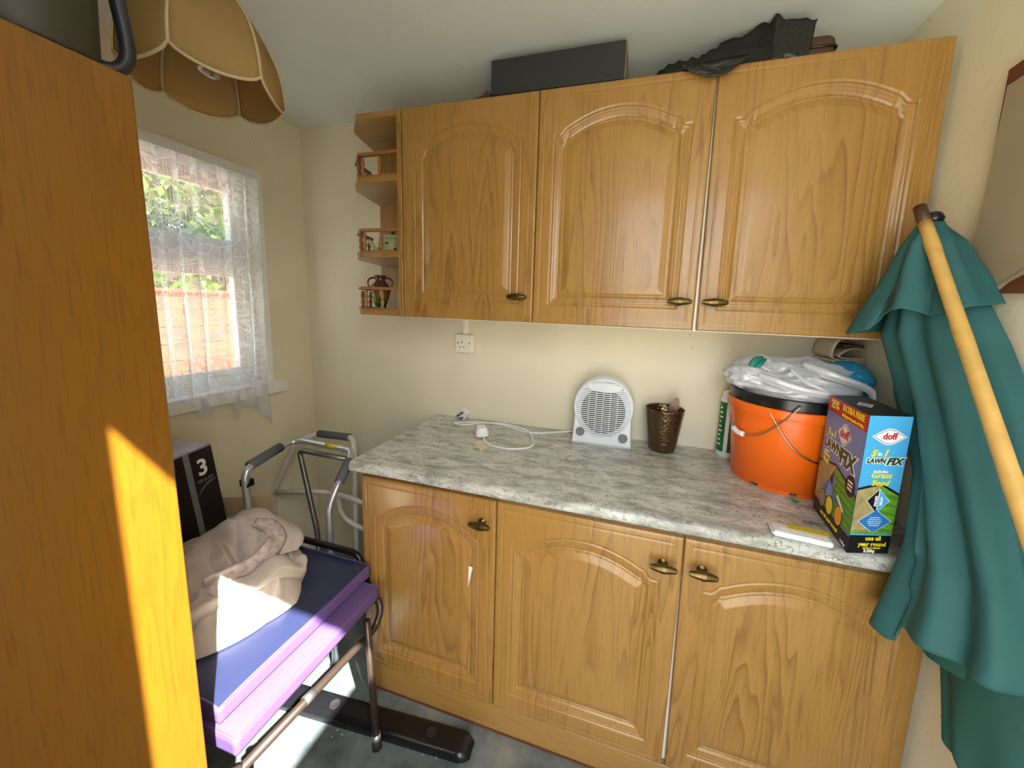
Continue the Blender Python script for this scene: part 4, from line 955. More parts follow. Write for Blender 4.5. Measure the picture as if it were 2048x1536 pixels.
# ================================================================== LAWN SEED BOX
A = np.array([1.757, -.6035, .9105]); Bv = np.array([.0955, .0300, 0]); Lv = np.array([.0165, .215, 0]); Hh = .336
W_ = float(np.linalg.norm(Bv)); Ld = float(np.linalg.norm(Lv)); Bu = Bv / W_; Lu = Lv / Ld; Zu = np.array([0, 0, 1.])
t = thing('grass_seed_box', 'tall blue grass seed carton with green lawn pictures on the worktop', 'carton', tuple(A + Bv / 2 + Lv / 2))
c4 = [A, A + Bv, A + Bv + Lv, A + Lv]; V = [p for p in c4] + [p + Zu * Hh for p in c4]
mk('carton', V, [(0, 3, 2, 1), (4, 5, 6, 7), (0, 1, 5, 4), (1, 2, 6, 5), (2, 3, 7, 6), (3, 0, 4, 7)], 'print_black', t)
FR = Plane(A, Bu, Zu); FR.N = np.array([Bu[1], -Bu[0], 0])                     # front face (narrow)
SD = Plane(A + Lv, -Lu, Zu); SD.N = np.array([-Lu[1], Lu[0], 0])               # left face (wide); u runs towards the near edge
TP = Plane(A + Zu * Hh, Bu, Lu); TP.N = Zu
w, h = W_, Hh
flat('front_print', [rect(0, .046, w, h)], FR, 'print_blue', t, .0004)
flat('side_print', [rect(0, .040, Ld, h)], SD, 'print_slate', t, .0004)
# front face
def logo(pl, u, v, sw, sh, nm):
    k = 24; lens = lambda a, b: [(u + a * math.copysign(abs(math.cos(x)) ** 1.0, math.cos(x)), v + b * math.copysign(abs(math.sin(x)) ** 1.25, math.sin(x))) for x in np.linspace(0, 2 * PI, k, endpoint=False)]
    def diamond(a, b): return [(u - a, v), (u - a * .45, v - b * .72), (u - a * .15, v - b), (u + a * .15, v - b), (u + a * .45, v - b * .72), (u + a, v), (u + a * .45, v + b * .72), (u + a * .15, v + b), (u - a * .15, v + b), (u - a * .45, v + b * .72)]
    flat('logo_halo', [diamond(sw * 1.12, sh * 1.16)], pl, 'print_white', t, .0008); flat('logo_border', [diamond(sw, sh)], pl, 'print_black', t, .0010); flat('logo_field', [diamond(sw * .95, sh * .93)], pl, 'print_white', t, .0012)
    text('logo_lettering', 'doff', sh * 1.25, pl, u, v + sh * .05, 'print_logo_red', t, .0015, bold=sh * .035)
logo(FR, w * .53, h - .048, .037, .0165, 'f')
text('lettering', '5', .021, FR, w * .22, h - .088, 'print_yellow', t, shear=.3, bold=.0012); text('lettering', 'in', .013, FR, w * .37, h - .089, 'print_white', t, bold=.0004); text('lettering', '1', .021, FR, w * .50, h - .087, 'print_yellow', t, shear=.3, bold=.0012)
text('title_halo', 'LAWN', .0155, FR, w * .31, h - .106, 'print_white', t, .0008, shear=.15, bold=.0022, sx=.95); text('title_halo', 'FIX', .0225, FR, w * .73, h - .107, 'print_white', t, .0008, shear=.3, bold=.0028, sx=1.1)
text('lettering', 'LAWN', .0155, FR, w * .31, h - .106, 'print_green', t, shear=.15, bold=.0008, sx=.95); text('lettering', 'FIX', .0225, FR, w * .73, h - .107, 'print_green', t, shear=.3, bold=.0012, sx=1.1)
text('lettering', 'includes', .0105, FR, w * .47, h - .131, 'print_white', t, bold=.0002); text('lettering', 'Grass\nSeed', .0185, FR, w * .49, h - .150, 'print_yellow', t, shear=.25, bold=.0005, sx=1.15)
def lawn(pl, w, z0, z1, zp, px, stripes, earthw):
    flat('lawn_earth', [[(0, z0), (px, z0), (px, zp), (0, z1)]], pl, 'print_earth', t, .0007)
    flat('lawn_green', [[(px, z0), (w, z0), (w, z1 - .012), (px, zp)]], pl, 'print_grass', t, .0007)
    for k in range(stripes):
        za = z0 + (k + .15) * (z1 - z0) / stripes; zb = za + .45 * (z1 - z0) / stripes
        flat('lawn_stripe', [[(px, za + .006), (w, za - .004), (w, zb - .006), (px, zb + .004)]], pl, 'print_grass_dark', t, .0009)
    flat('lawn_outline', [[(0, z1), (px, zp), (px, zp + .006), (0, z1 + .006)], [(px, zp), (w, z1 - .012), (w, z1 - .006), (px, zp + .006)]], pl, 'print_black', t, .0010)
lawn(FR, w, .052, .158, .172, w * .52, 5, .4)
dm = lambda u, v, a, b: [(u - a, v), (u, v - b), (u + a, v), (u, v + b)]
flat('badge', [dm(w * .52, .133, .028, .030)], FR, 'print_white', t, .0013); flat('badge', [[(w * .52 - .026, .133), (w * .52 - .001, .105), (w * .52 - .001, .161)]], FR, 'print_black', t, .0015); flat('badge', [[(w * .52 + .001, .105), (w * .52 + .026, .133), (w * .52 + .001, .161)]], FR, 'print_blue', t, .0015)
text('lettering', 'BEFORE', .0075, FR, w * .52 - .006, .133, 'print_white', t, .0018, rot=-PI / 2, bold=.0003); text('lettering', 'AFTER', .0075, FR, w * .52 + .007, .133, 'print_white', t, .0018, rot=-PI / 2, bold=.0003)
flat('info_diamond', [dm(w * .52, .082, .041, .030)], FR, 'print_white', t, .0013); flat('info_diamond', [dm(w * .52, .082, .039, .0285)], FR, 'print_navyblue', t, .0015)
for k in range(5): flat('small_print', [rect(w * .52 - .018 + abs(k - 2) * .003, .071 + k * .005, w * .52 + .018 - abs(k - 2) * .003, .0725 + k * .005)], FR, 'print_white', t, .0017)
gz = G(); 
for k in range(26): u = w * (k + .5) / 26; hh = .006 + .007 * abs(math.sin(k * 2.3)); gz.add([FR.p(u - .003, .050, .0019), FR.p(u + .003, .050, .0019), FR.p(u + .0015 * math.sin(k), .050 + hh, .0019)], [(0, 1, 2)])
gz.mk('grass_blades', 'print_grass', t)['kind'] = 'stuff'
text('lettering', 'use all\nyear round', .0150, FR, w * .57, .031, 'print_yellow', t, bold=.0004, sx=1.0); text('lettering', 'spring to autumn', .0062, FR, w * .57, .0145, 'print_yellow', t, bold=.0002); text('lettering', '2.25kg', .010, FR, w * .52, .0065, 'print_white', t, bold=.0004)
# side face
flat('red_banner', [rect(0, h - .040, Ld, h)], SD, 'print_red', t, .0008)
text('lettering', '25%', .030, SD, .043, h - .018, 'print_yellow', t, bold=.0006, sx=.95); text('lettering', 'EXTRA FREE', .0215, SD, .143, h - .014, 'print_yellow', t, bold=.0005, sx=.95); text('lettering', '2.25kg for the price of 1.8kg', .0095, SD, .143, h - .032, 'print_yellow', t, bold=.0003)
logo(SD, .118, h - .078, .033, .024, 's')
text('lettering', '5', .026, SD, .034, h - .094, 'print_yellow', t, bold=.0014); text('lettering', 'in', .015, SD, .052, h - .097, 'print_white', t, bold=.0004); text('lettering', '1', .026, SD, .068, h - .094, 'print_yellow', t, bold=.0014)
text('lettering', 'LAWN', .036, SD, .066, h - .126, 'print_green', t, .0014, bold=.0016, sx=.95); text('lettering', 'FIX', .054, SD, .150, h - .134, 'print_green', t, .0014, bold=.0022, shear=.1)
text('title_halo', 'LAWN', .036, SD, .066, h - .126, 'print_white', t, .0009, bold=.0040, sx=.95); text('title_halo', 'FIX', .054, SD, .150, h - .134, 'print_white', t, .0009, bold=.0050, shear=.1)
text('lettering', 'Grass\nSeed', .017, SD, .038, h - .166, 'print_yellow', t, bold=.0008); text('lettering', 'includes', .008, SD, .036, h - .148, 'print_white', t)
lawn(SD, Ld, .044, .148, .168, Ld * .46, 6, .5)
flat('badge', [[(.184 + .024 * math.cos(a), .152 + .026 * math.sin(a)) for a in np.linspace(0, 2 * PI, 24, endpoint=False)]], SD, 'print_black', t, .0013)
for k in range(3): flat('small_print', [rect(.172, .142 + k * .009, .196, .147 + k * .009)], SD, 'print_white', t, .0016)
flat('badge', [[(.078, .128), (.098, .108), (.098, .156)]], SD, 'print_black', t, .0014); flat('badge', [[(.098, .108), (.116, .128), (.098, .156)]], SD, 'print_slate', t, .0014)
flat('info_diamond', [[(.042, .092), (.098, .055), (.128, .080), (.086, .130)]], SD, 'print_navyblue', t, .0012)
for k in range(6): flat('small_print', [rect(.064 + k * .003, .075 + k * .007, .104 - abs(k - 2) * .003, .0768 + k * .007)], SD, 'print_white', t, .0015)
for u, m_ in ((.052, 'grey_panel'), (.098, 'print_yellow'), (.152, 'print_orange')):
    flat('picture_medallion', [[(u + .021 * math.cos(a), .058 + .026 * math.sin(a)) for a in np.linspace(0, 2 * PI, 20, endpoint=False)]], SD, 'print_black', t, .0016); flat('picture_medallion', [[(u + .019 * math.cos(a), .058 + .0235 * math.sin(a)) for a in np.linspace(0, 2 * PI, 20, endpoint=False)]], SD, m_, t, .0018)
flat('picture_medallion', [[(.13, .098), (.17, .074), (.174, .082), (.134, .108)]], SD, 'print_white', t, .0018)
text('lettering', 'use all year round', .0145, SD, .105, .020, 'print_yellow', t, bold=.0006)
text('lettering', '2.25kg', .010, SD, .190, .010, 'print_white', t)
flat('top_emblem', [dm(w * .42, Ld * .48, .022, .030)], TP, 'print_white', t, .0006); flat('top_emblem', [dm(w * .42, Ld * .48, .017, .024)], TP, 'lavender_paper', t, .0008)

# long clear packet and green clip on the worktop
with xf((1.678, -.572, .9105), -.11):
    t = thing('gloves_packet', 'long thin white packet with yellow stripe near the worktop front edge', 'packet', (0, 0, 0))
    G().box((-.066, -.024, 0), (.058, .024, .016), .006, 3).mk('packet', 'clear_film', t, True)
    G().box((-.030, .004, .0162), (.058, .0235, .0170)).mk('yellow_band', 'yellow_label', t); G().box((-.070, -.022, .006), (-.062, .022, .009), .001, 1).mk('seal', 'clear_film', t)
    pk = Plane((0, -.024, 0), (1, 0, 0), (0, 0, 1)); G().box((-.05, -.012, .0161), (.05, .002, .0166)).mk('print_panel', 'paper_white', t)
t = thing('bag_clip', 'tiny green plastic clip beside the orange bucket foot', 'clip', (1.784, -.402, .9105))
t.location = tuple(tw([(1.7345, -.372, .9105)])[0]); OFF[t.name] = np.array([1.7345, -.372, .9105])
for k in range(3): a = k * 2.1; G().tube([(1.7345 + .005 * math.cos(a) + .005 * math.cos(b), -.372 + .005 * math.sin(a) + .005 * math.sin(b), .9125) for b in np.linspace(0, 2 * PI, 13)[:-1]], .0016, 6, closed=True).mk('loop', 'green_clip', t, True)

# ================================================================== ON TOP OF THE WALL CABINETS
ty = UT - .0035
t = thing('black_box', 'long black cardboard box lying on top of the wall cabinets', 'box', (.92, -.2, ty))
with xf((.922, -.305, ty), 0):
    G().box((-.2235, .0, .014), (.2235, .17, .124), .003, 2).mk('carton', 'black_card', t); G().box((-.2245, .001, .0), (.222, .169, .0138), .002, 1).mk('lid_edge', 'black_card', t)
    G().box((.2237, .003, .016), (.2265, .16, .121), .001, 1).mk('end_flap', 'card_edge', t)
t = thing('leather_case', 'flat brown leather case beside the black box on the wall cabinets', 'case', (.62, -.21, ty))
G().prism([(.50, 0), (.685, 0), (.69, .022), (.68, .035), (.665, .024), (.60, .010)], -.296, -.15, 'y').mk('case', 'brown_leather', t) if False else fixnormals(G().prism([(.50, ty), (.690, ty), (.692, ty + .028), (.684, ty + .040), (.668, ty + .026), (.60, ty + .010)], -.296, -.15, 'y').mk('flap', 'brown_leather', t))
fixnormals(G().tube([(.67, -.29, ty + .034), (.675, -.22, ty + .037), (.67, -.16, ty + .034)], .004, 8).mk('strap', 'brown_leather', t, True))
t = thing('tool_case', 'dark brown zip case under the black plastic sheet on the wall cabinets', 'case', (1.65, -.19, ty))
G().box((1.585, -.275, ty), (1.718, -.11, ty + .083), .026, 4).mk('case', 'brown_leather', t, True); G().tube(fillet([(1.60, -.276, ty + .045), (1.7185, -.276, ty + .045), (1.7185, -.12, ty + .045)], .022), .0035, 6).mk('zip', 'black_plastic', t, True)
# crumpled black sheet draped over the front edge
nu, nv = 110, 60; U_, V_ = np.meshgrid(np.linspace(0, 1, nu), np.linspace(0, 1, nv)); xx = 1.155 + .485 * U_ + .02 * np.sin(V_ * 5)
env = np.interp(U_, [0, .1, .25, .45, .62, .74, .77, .81, .9, 1], [.012, .026, .052, .078, .100, .134, .130, .112, .104, .098]) * np.interp(V_, [0, .12, .5, .85, 1], [.03, 1.0, 1.0, .9, .6])
q = np.stack([U_ * 5, V_ * 3, 0 * U_ + 2.2], -1); zz = ty + .004 + np.maximum(.002, env * (1 + .12 * fbm(q, 3, 3)) + .014 * (ridged(q * 1.6, 6, 3) - .6)); zz = np.minimum(zz, ZC - .006)
case_top = (xx > 1.565) & (V_ > .10) & (V_ < .99); zz = np.where(case_top, np.maximum(zz, ty + .090 + .003 * fbm(q * 2, 9, 2)), zz)
yy = -.288 + .20 * V_ + .01 * fbm(q * 1.3, 12, 2)
yy = np.where((xx > 1.55) & (V_ < .14), -.297 + .012 * V_, yy)
P_ = np.stack([xx, yy, zz], -1)
t = thing('plastic_sheet', 'crumpled black plastic sheet draped along the top of the wall cabinets', 'sheet', (1.42, -.2, ty))
sheet('sheet', P_, 'bag_black', t, .002)
U2, V2 = np.meshgrid(np.linspace(0, 1, 50), np.linspace(0, 1, 34)); x2 = 1.315 + .165 * U2 + .01 * np.sin(V2 * 6 + U2 * 4)
prof_y = np.interp(V2, [0, .45, .55, 1], [-.24, -.322, -.331, -.336]); dep = .034 * np.sin(np.clip(U2, 0, 1) * PI) ** .7; z2 = np.where(V2 < .5, ty + .012 + .03 * (1 - V2 / .5), ty + .010 - dep * (V2 - .5) / .5 * 1.3); q2 = np.stack([U2 * 4, V2 * 4, 0 * U2 + 7], -1)
sheet('hanging_fold', np.stack([x2, prof_y - .006 * (ridged(q2, 2, 3) * .5 + .5), z2 + .006 * fbm(q2, 5, 2) * (V2 < .5)], -1), 'bag_black', t, .002)

# ================================================================== PANEL ON THE RIGHT WALL
t = thing('wall_board', 'brown board with grey sheet pinned on it hanging on the right wall', 'board', (XR - .012, -.78, 1.526))
bd = G(); bd.prism([(-.4925, 1.526), (-1.05, 1.50), (-1.05, 2.02), (-.486, 1.990)], XR - .014, XR - .001, 'x'); fixnormals(bd.mk('backing', 'brown_board', t))
bd = G(); bd.prism([(-.4945, 1.529), (-.570, 1.5275), (-.618, 1.57), (-.80, 1.62), (-.80, 1.97), (-.50, 1.952)], XR - .0205, XR - .0145, 'x'); fixnormals(bd.mk('grey_sheet', 'grey_panel', t))
bd = G(); bd.prism([(-.552, 1.5285), (-.566, 1.5285), (-.80, 1.638), (-.80, 1.652)], XR - .0225, XR - .0207, 'x'); fixnormals(bd.mk('crease', 'grey_panel', t))

# ================================================================== PARASOL
def levels(tab, n=150):
    """tab: [(z, [(x,y)...])] -> resampled rows"""
    rows = []
    for z, pts in tab:
        c = bez([(p[0], p[1], 0) for p in pts], 16); s = np.r_[0, np.cumsum(np.linalg.norm(np.diff(c, axis=0), axis=1))]; s /= s[-1]
        rows.append([z, np.interp(np.linspace(0, 1, n), s, c[:, 0]), np.interp(np.linspace(0, 1, n), s, c[:, 1])])
    return rows
def loft(tab, m=90, n=170, folds=None, amp=.01, zhem=None, seed=0):
    rows = levels(tab, n); zs = np.array([r[0] for r in rows])[::-1]; X_ = np.array([r[1] for r in rows])[::-1]; Y_ = np.array([r[2] for r in rows])[::-1]
    z0, z1 = zs[-1], zs[0]; out = np.zeros((m, n, 3)); s = np.linspace(0, 1, n)
    for i, v in enumerate(np.linspace(0, 1, m)):
        zl = z0 + (z1 - z0) * v; zq = np.full(n, zl)
        if zhem is not None: zq = z0 + (np.interp(s, zhem[0], zhem[1]) - z0) * v
        for j in range(n):
            out[i, j, 0] = np.interp(zq[j], zs, X_[:, j]); out[i, j, 1] = np.interp(zq[j], zs, Y_[:, j]); out[i, j, 2] = zq[j]
        if folds is not None:
            tx = np.gradient(out[i, :, 0]); ty_ = np.gradient(out[i, :, 1]); L = np.hypot(tx, ty_) + 1e-9; nxn, nyn = ty_ / L, -tx / L
            wv = np.zeros(n)
            for fc, fw, fa, drift in folds: dd = (s - fc - drift * v) / fw; wv += fa * np.exp(-dd * dd)
            wv += .25 * fbm(np.stack([s * 9, np.full(n, v * 2.2), np.full(n, seed + .5)], -1), seed, 3)
            k = amp * min(1, .25 + v * 1.3); out[i, :, 0] += nxn * wv * k; out[i, :, 1] += nyn * wv * k
    out[..., 0] = np.minimum(out[..., 0], XR - .004); return out
t = thing('garden_parasol', 'closed green fabric garden parasol leaning in the corner by the right wall', 'parasol', (1.885, -1.02, 0))
axis = lambda z: (1.892 + .031 * (1.69 - z), -.455 - .306 * (1.69 - z))
G().tube([(axis(z)[0], axis(z)[1], z) for z in (0.012, .4, .8, 1.2, 1.69)], .0165, 14).mk('pole', 'grey_metal', t, True)
G().lathe([(.001, 0), (.017, 0), (.019, .01), (.012, .022), (.001, .026)], 16, (axis(1.69)[0], axis(1.69)[1], 1.69)).mk('finial', 'black_plastic', t, True)
main = [(1.665, [(1.888, -.432), (1.872, -.440), (1.866, -.456), (1.872, -.472), (1.888, -.480), (1.904, -.476), (1.912, -.47)]),
        (1.56, [(1.925, -.425), (1.885, -.428), (1.852, -.448), (1.85, -.49), (1.872, -.525), (1.905, -.535), (1.935, -.535)]),
        (1.42, [(1.94, -.398), (1.895, -.405), (1.850, -.425), (1.848, -.485), (1.868, -.55), (1.91, -.59), (1.958, -.615)]),
        (1.27, [(1.95, -.405), (1.912, -.415), (1.884, -.445), (1.880, -.52), (1.872, -.60), (1.91, -.672), (1.960, -.712)]),
        (1.12, [(1.955, -.49), (1.915, -.505), (1.885, -.555), (1.872, -.62), (1.858, -.680), (1.90, -.752), (1.960, -.792)]),
        (.98, [(1.958, -.595), (1.918, -.602), (1.872, -.612), (1.846, -.64), (1.843, -.72), (1.885, -.81), (1.960, -.862)]),
        (.90, [(1.960, -.622), (1.92, -.624), (1.866, -.628), (1.828, -.648), (1.832, -.73), (1.878, -.835), (1.960, -.898)]),
        (.76, [(1.960, -.626), (1.90, -.628), (1.835, -.632), (1.800, -.655), (1.816, -.75), (1.868, -.855), (1.960, -.925)])]
fl = [(.30, .05, .5, .0), (.41, .045, -1.0, .02), (.50, .05, 1.3, .05), (.60, .05, -1.1, .05), (.70, .06, 1.3, .03), (.82, .05, -1.2, 0.0)]
hem = ([0, .2, .40, .435, .45, .6, .8, 1], [.785, .775, .775, .785, .825, .835, .855, .87])
P_ = loft(main, 100, 190, fl, .0125, hem, 4); sheet('canopy', P_, 'teal_fabric', t, .0015)
capt = [(1.688, [(1.888, -.436), (1.876, -.442), (1.871, -.455), (1.876, -.468), (1.888, -.474), (1.900, -.470), (1.906, -.46)]),
        (1.64, [(1.918, -.425), (1.878, -.428), (1.848, -.446), (1.850, -.480), (1.872, -.505), (1.905, -.512), (1.925, -.51)]),
        (1.55, [(1.935, -.400), (1.875, -.405), (1.828, -.440), (1.835, -.500), (1.868, -.545), (1.910, -.562), (1.945, -.565)]),
        (1.46, [(1.945, -.370), (1.865, -.375), (1.800, -.425), (1.812, -.515), (1.858, -.585), (1.912, -.612), (1.958, -.615)]),
        (1.40, [(1.950, -.360), (1.855, -.362), (1.782, -.418), (1.798, -.522), (1.850, -.60), (1.915, -.632), (1.960, -.64)])]
hem = ([0, .2, .38, .47, .52, .62, .72, .85, 1], [1.43, 1.425, 1.418, 1.435, 1.475, 1.487, 1.470, 1.492, 1.50])
P_ = loft(capt, 50, 150, [(.33, .04, 1.3, .02), (.45, .04, -1.5, .05), (.56, .05, 1.4, .03), (.70, .05, -1.3, 0), (.84, .06, 1.2, 0)], .010, hem, 8); sheet('vent_cap', P_, 'teal_fabric', t, .0015)
def tail(pts_top, pts_bot, nm, seed):
    a = bez([(p[0], p[1], 0) for p in pts_top], 14)[:, :2]; b = bez([(p[0], p[1], 0) for p in pts_bot], 14)[:, :2]; m = 30; n = len(a); out = np.zeros((m, n, 3))
    zt = np.interp(np.linspace(0, 1, len(pts_top)), np.linspace(0, 1, len(pts_top)), [p[2] for p in pts_top]); zb = [p[2] for p in pts_bot]
    za = np.interp(np.linspace(0, 1, n), np.linspace(0, 1, len(pts_top)), zt); zbb = np.interp(np.linspace(0, 1, n), np.linspace(0, 1, len(pts_bot)), zb)
    for i, v in enumerate(np.linspace(0, 1, m)): out[i, :, 0] = a[:, 0] * (1 - v) + b[:, 0] * v + .008 * v * np.sin(np.linspace(0, 9, n) + seed); out[i, :, 1] = a[:, 1] * (1 - v) + b[:, 1] * v; out[i, :, 2] = za * (1 - v) + zbb * v
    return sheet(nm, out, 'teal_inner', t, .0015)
tail([(1.862, -.66, .83), (1.875, -.70, .85), (1.895, -.76, .85), (1.92, -.82, .86)], [(1.865, -.655, .772), (1.880, -.70, .768), (1.900, -.77, .785), (1.935, -.83, .80)], 'inner_panel', 1)
tail([(1.905, -.662, .80), (1.902, -.70, .80), (1.915, -.745, .82)], [(1.922, -.702, .630), (1.914, -.735, .598), (1.925, -.760, .640)], 'inner_panel', 2)
tail([(1.898, -.695, .82), (1.896, -.765, .84), (1.930, -.83, .85)], [(1.906, -.742, .655), (1.900, -.80, .59), (1.940, -.845, .64)], 'inner_panel', 3)
tail([(1.945, -.70, .80), (1.95, -.78, .82), (1.957, -.90, .84)], [(1.95, -.74, .70), (1.955, -.84, .66), (1.960, -.93, .70)], 'inner_panel', 4)
# bamboo cane leaning in front of it
t = thing('bamboo_cane', 'long yellow bamboo cane leaning in front of the green parasol', 'cane', (1.79, -1.60, 0))
T0 = np.array([1.872, -.440, 1.724]); T1 = np.array([1.845, -.8449, 1.1649]); dcan = T1 - T0; Tb = T0 + dcan * (T0[2] - .012) / (T0[2] - T1[2])
pts = [T0 + (Tb - T0) * k for k in np.linspace(.022, 1, 60)]
rr = [.0128 + .0012 * math.exp(-((k * 8.2) % 1 - .5) ** 2 / .002) for k in np.linspace(.03, 1, 60)]
G().tube(pts, rr, 14).mk('cane', 'cane', t, True); G().tube([T0 - (Tb - T0) * .003, T0 + (Tb - T0) * .022], [.0125, .0132], 14).mk('worn_tip', 'brown_leather', t, True)
for k, a in ((.055, 0), (.10, 1), (.19, 2), (.262, 0)):
    p = T0 + (Tb - T0) * k; 

# ================================================================== CHAIR WITH CUSHIONS
def cushion(name, label, x0, x1, y0, y1, z0, z1, mat, sidemat, top_mat=None, rz=0.0):
    t = thing(name, label, 'cushion', ((x0 + x1) / 2, (y0 + y1) / 2, z0), 'padded seat cushions')
    n = 40; U_, V_ = np.meshgrid(np.linspace(-1, 1, n), np.linspace(-1, 1, n)); cx_, cy_ = (x0 + x1) / 2, (y0 + y1) / 2
    rl = (1 - .5 * (np.abs(U_) ** 14 + np.abs(V_) ** 14).clip(0, 2)); zt = z1 - .008 + .008 * np.clip(rl, 0, 1) + .0015 * fbm(np.stack([U_ * 2, V_ * 2, 0 * U_], -1), 5, 2)
    X_ = cx_ + U_ * (x1 - x0) / 2; Y_ = cy_ + V_ * (y1 - y0) / 2
    c_, s_ = math.cos(rz), math.sin(rz); XX = cx_ + (X_ - cx_) * c_ - (Y_ - cy_) * s_; YY = cy_ + (X_ - cx_) * s_ + (Y_ - cy_) * c_
    sheet('top_cover', np.stack([XX, YY, zt], -1)[:, ::1], top_mat or mat, t)
    rim = [(XX[0, k], YY[0, k], zt[0, k]) for k in range(n)] + [(XX[k, -1], YY[k, -1], zt[k, -1]) for k in range(1, n)] + [(XX[-1, k], YY[-1, k], zt[-1, k]) for k in range(n - 2, -1, -1)] + [(XX[k, 0], YY[k, 0], zt[k, 0]) for k in range(n - 2, 0, -1)]
    rim = np.array(rim); rows = []
    for f, o_ in ((0, 0), (.08, .0035), (.3, .005), (.5, .0035), (.75, .0045), (.93, .003), (1, -.004)):
        r = rim.copy(); r[:, 2] = rim[:, 2] * (1 - f) + z0 * f; d = r[:, :2] - [cx_, cy_]; r[:, :2] += d / np.linalg.norm(d, axis=1)[:, None] * o_; rows.append(r)
    P_ = np.array(rows); sheet('side_band', P_[:, ::-1], sidemat, t, wrap=True)
    mk('base_cover', rows[-1], [tuple(range(len(rim)))], sidemat, t)
    G().tube(rim + np.array([0, 0, -.001]), .0028, 6, closed=True).mk('piping', sidemat, t, True)
    return t
cushion('seat_cushion', 'purple padded cushion, the lower of the two stacked on the chair', .0, .448, -1.095, -.628, .437, .4885, 'purple_vinyl', 'purple_vinyl', rz=.01)
cushion('seat_cushion', 'navy topped padded cushion, the upper of the two stacked on the chair', -.056, .393, -1.085, -.602, .4895, .541, 'navy_vinyl', 'purple_vinyl', rz=.0)
t = thing('metal_chair', 'low tubular metal chair under the two cushions', 'chair', (.23, -.86, 0))
rt = .0115
G().box((.03, -1.08, .415), (.43, -.65, .4355), .008, 2).mk('seat_pan', 'grey_seat', t)
sr = fillet([(.455, -1.12, .405), (.458, -.80, .372), (.452, -.645, .345), (.450, -.612, .400), (.40, -.600, .425)], .045, 8)
G().tube(sr, rt, 12).mk('side_rail', 'dark_brown_metal', t, True); G().tube([(.456, -.93, .3865), (.457, -.90, .3835)], .0135, 12).mk('rail_collar', 'grey_metal', t, True)
sr2 = sr.copy(); sr2[:, 0] = .46 - (sr2[:, 0] - .0); G().tube(sr2, rt, 12).mk('side_rail', 'dark_brown_metal', t, True)
def leg(p0, p1):
    p0, p1 = np.array(p0), np.array(p1); o = G().tube([p0, p1 + (p0 - p1) * .07], rt, 12).mk('leg', 'dark_brown_metal', t, True)
    G().tube([p1 + (p0 - p1) * .11, p1 + (p0 - p1) * .065], .0135, 12).mk('ferrule', 'silver', o, True); G().tube([p1 + (p0 - p1) * .066, p1], [.014, .0155], 12).mk('rubber_foot', 'black_rubber', o, True)
leg((.463, -.70, .425), (.520, -.735, .001)); leg((.0, -.70, .425), (-.03, -.735, .001)); leg((.455, -1.10, .42), (.50, -1.13, .001)); leg((.0, -1.10, .42), (-.03, -1.13, .001))
hp = fillet([(.03, -.588, .425), (.012, -.588, .556), (.335, -.590, .558), (.362, -.592, .50), (.385, -.594, .425)], .05, 8)
G().tube(hp, rt, 12).mk('back_hoop', 'black_metal', t, True)

# ================================================================== CARTONS AT THE LEFT
t = thing('brown_carton', 'plain brown cardboard carton under the black printed box', 'carton', (-.27, -.85, 0))
G().box((-.462, -1.13, .001), (-.075, -.640, .548), .003, 1).mk('carton', 'cardboard', t); G().box((-.29, -1.12, .548), (-.25, -.65, .5495)).mk('tape', 'stain_card', t)
t = thing('black_carton', 'black printed carton with large white numeral standing by the left wall', 'carton', (-.36, -.77, .55))
E0 = np.array([-.262, -.618, .5505]); ev = np.array([.045, -.172, 0]); ev /= np.linalg.norm(ev); en = np.array([ev[1], -ev[0], 0]); en = -en if en[0] < 0 else en      # face towards the room
LL, HH, DD = .31, .352, .155; c4 = [E0, E0 + ev * LL, E0 + ev * LL - en * DD, E0 - en * DD]; lean = -en * .030 + ev * .012; Zl = (Zu * HH + lean); Zl = Zl / np.linalg.norm(Zl); V = c4 + [p + Zl * HH for p in c4]
fixnormals(mk('carton', V, [(0, 3, 2, 1), (4, 5, 6, 7), (0, 1, 5, 4), (1, 2, 6, 5), (2, 3, 7, 6), (3, 0, 4, 7)], 'box_black', t))
SF = Plane(E0 + ev * LL, -ev, Zl); SF.N = en
flat('grey_stripe', [rect(LL - .112, 0, LL - .090, HH)], SF, 'box_grey', t, .0008)
text('lettering', '3', .085, SF, LL - .050, HH - .075, 'print_white', t, bold=.002); text('lettering', 'PIECE SET', .0155, SF, LL - .047, HH - .122, 'box_grey', t, bold=.0004)
sw = [(LL - .085 + .075 * k, HH - .172 + .040 * k ** .6 + .008 * math.sin(k * PI)) for k in np.linspace(0, 1, 12)]; flat('swoosh', [sw + [(u, v - .004 - .004 * math.sin(PI * i / 11)) for i, (u, v) in list(enumerate(sw))[::-1]]], SF, 'box_grey', t, .0008)
flat('rim_edge', [rect(0, HH - .004, LL, HH)], SF, 'lavender_paper', t, .0010)
flp = G(); flp.add([tuple(E0 + Zl * (HH + .001)), tuple(E0 + ev * LL + Zl * (HH + .001)), tuple(E0 + ev * LL - en * DD + Zl * (HH + .012)), tuple(E0 - en * DD + Zl * (HH + .016))], [(0, 1, 2, 3)]); flp.mk('crumpled_lid', 'lavender_paper', t)

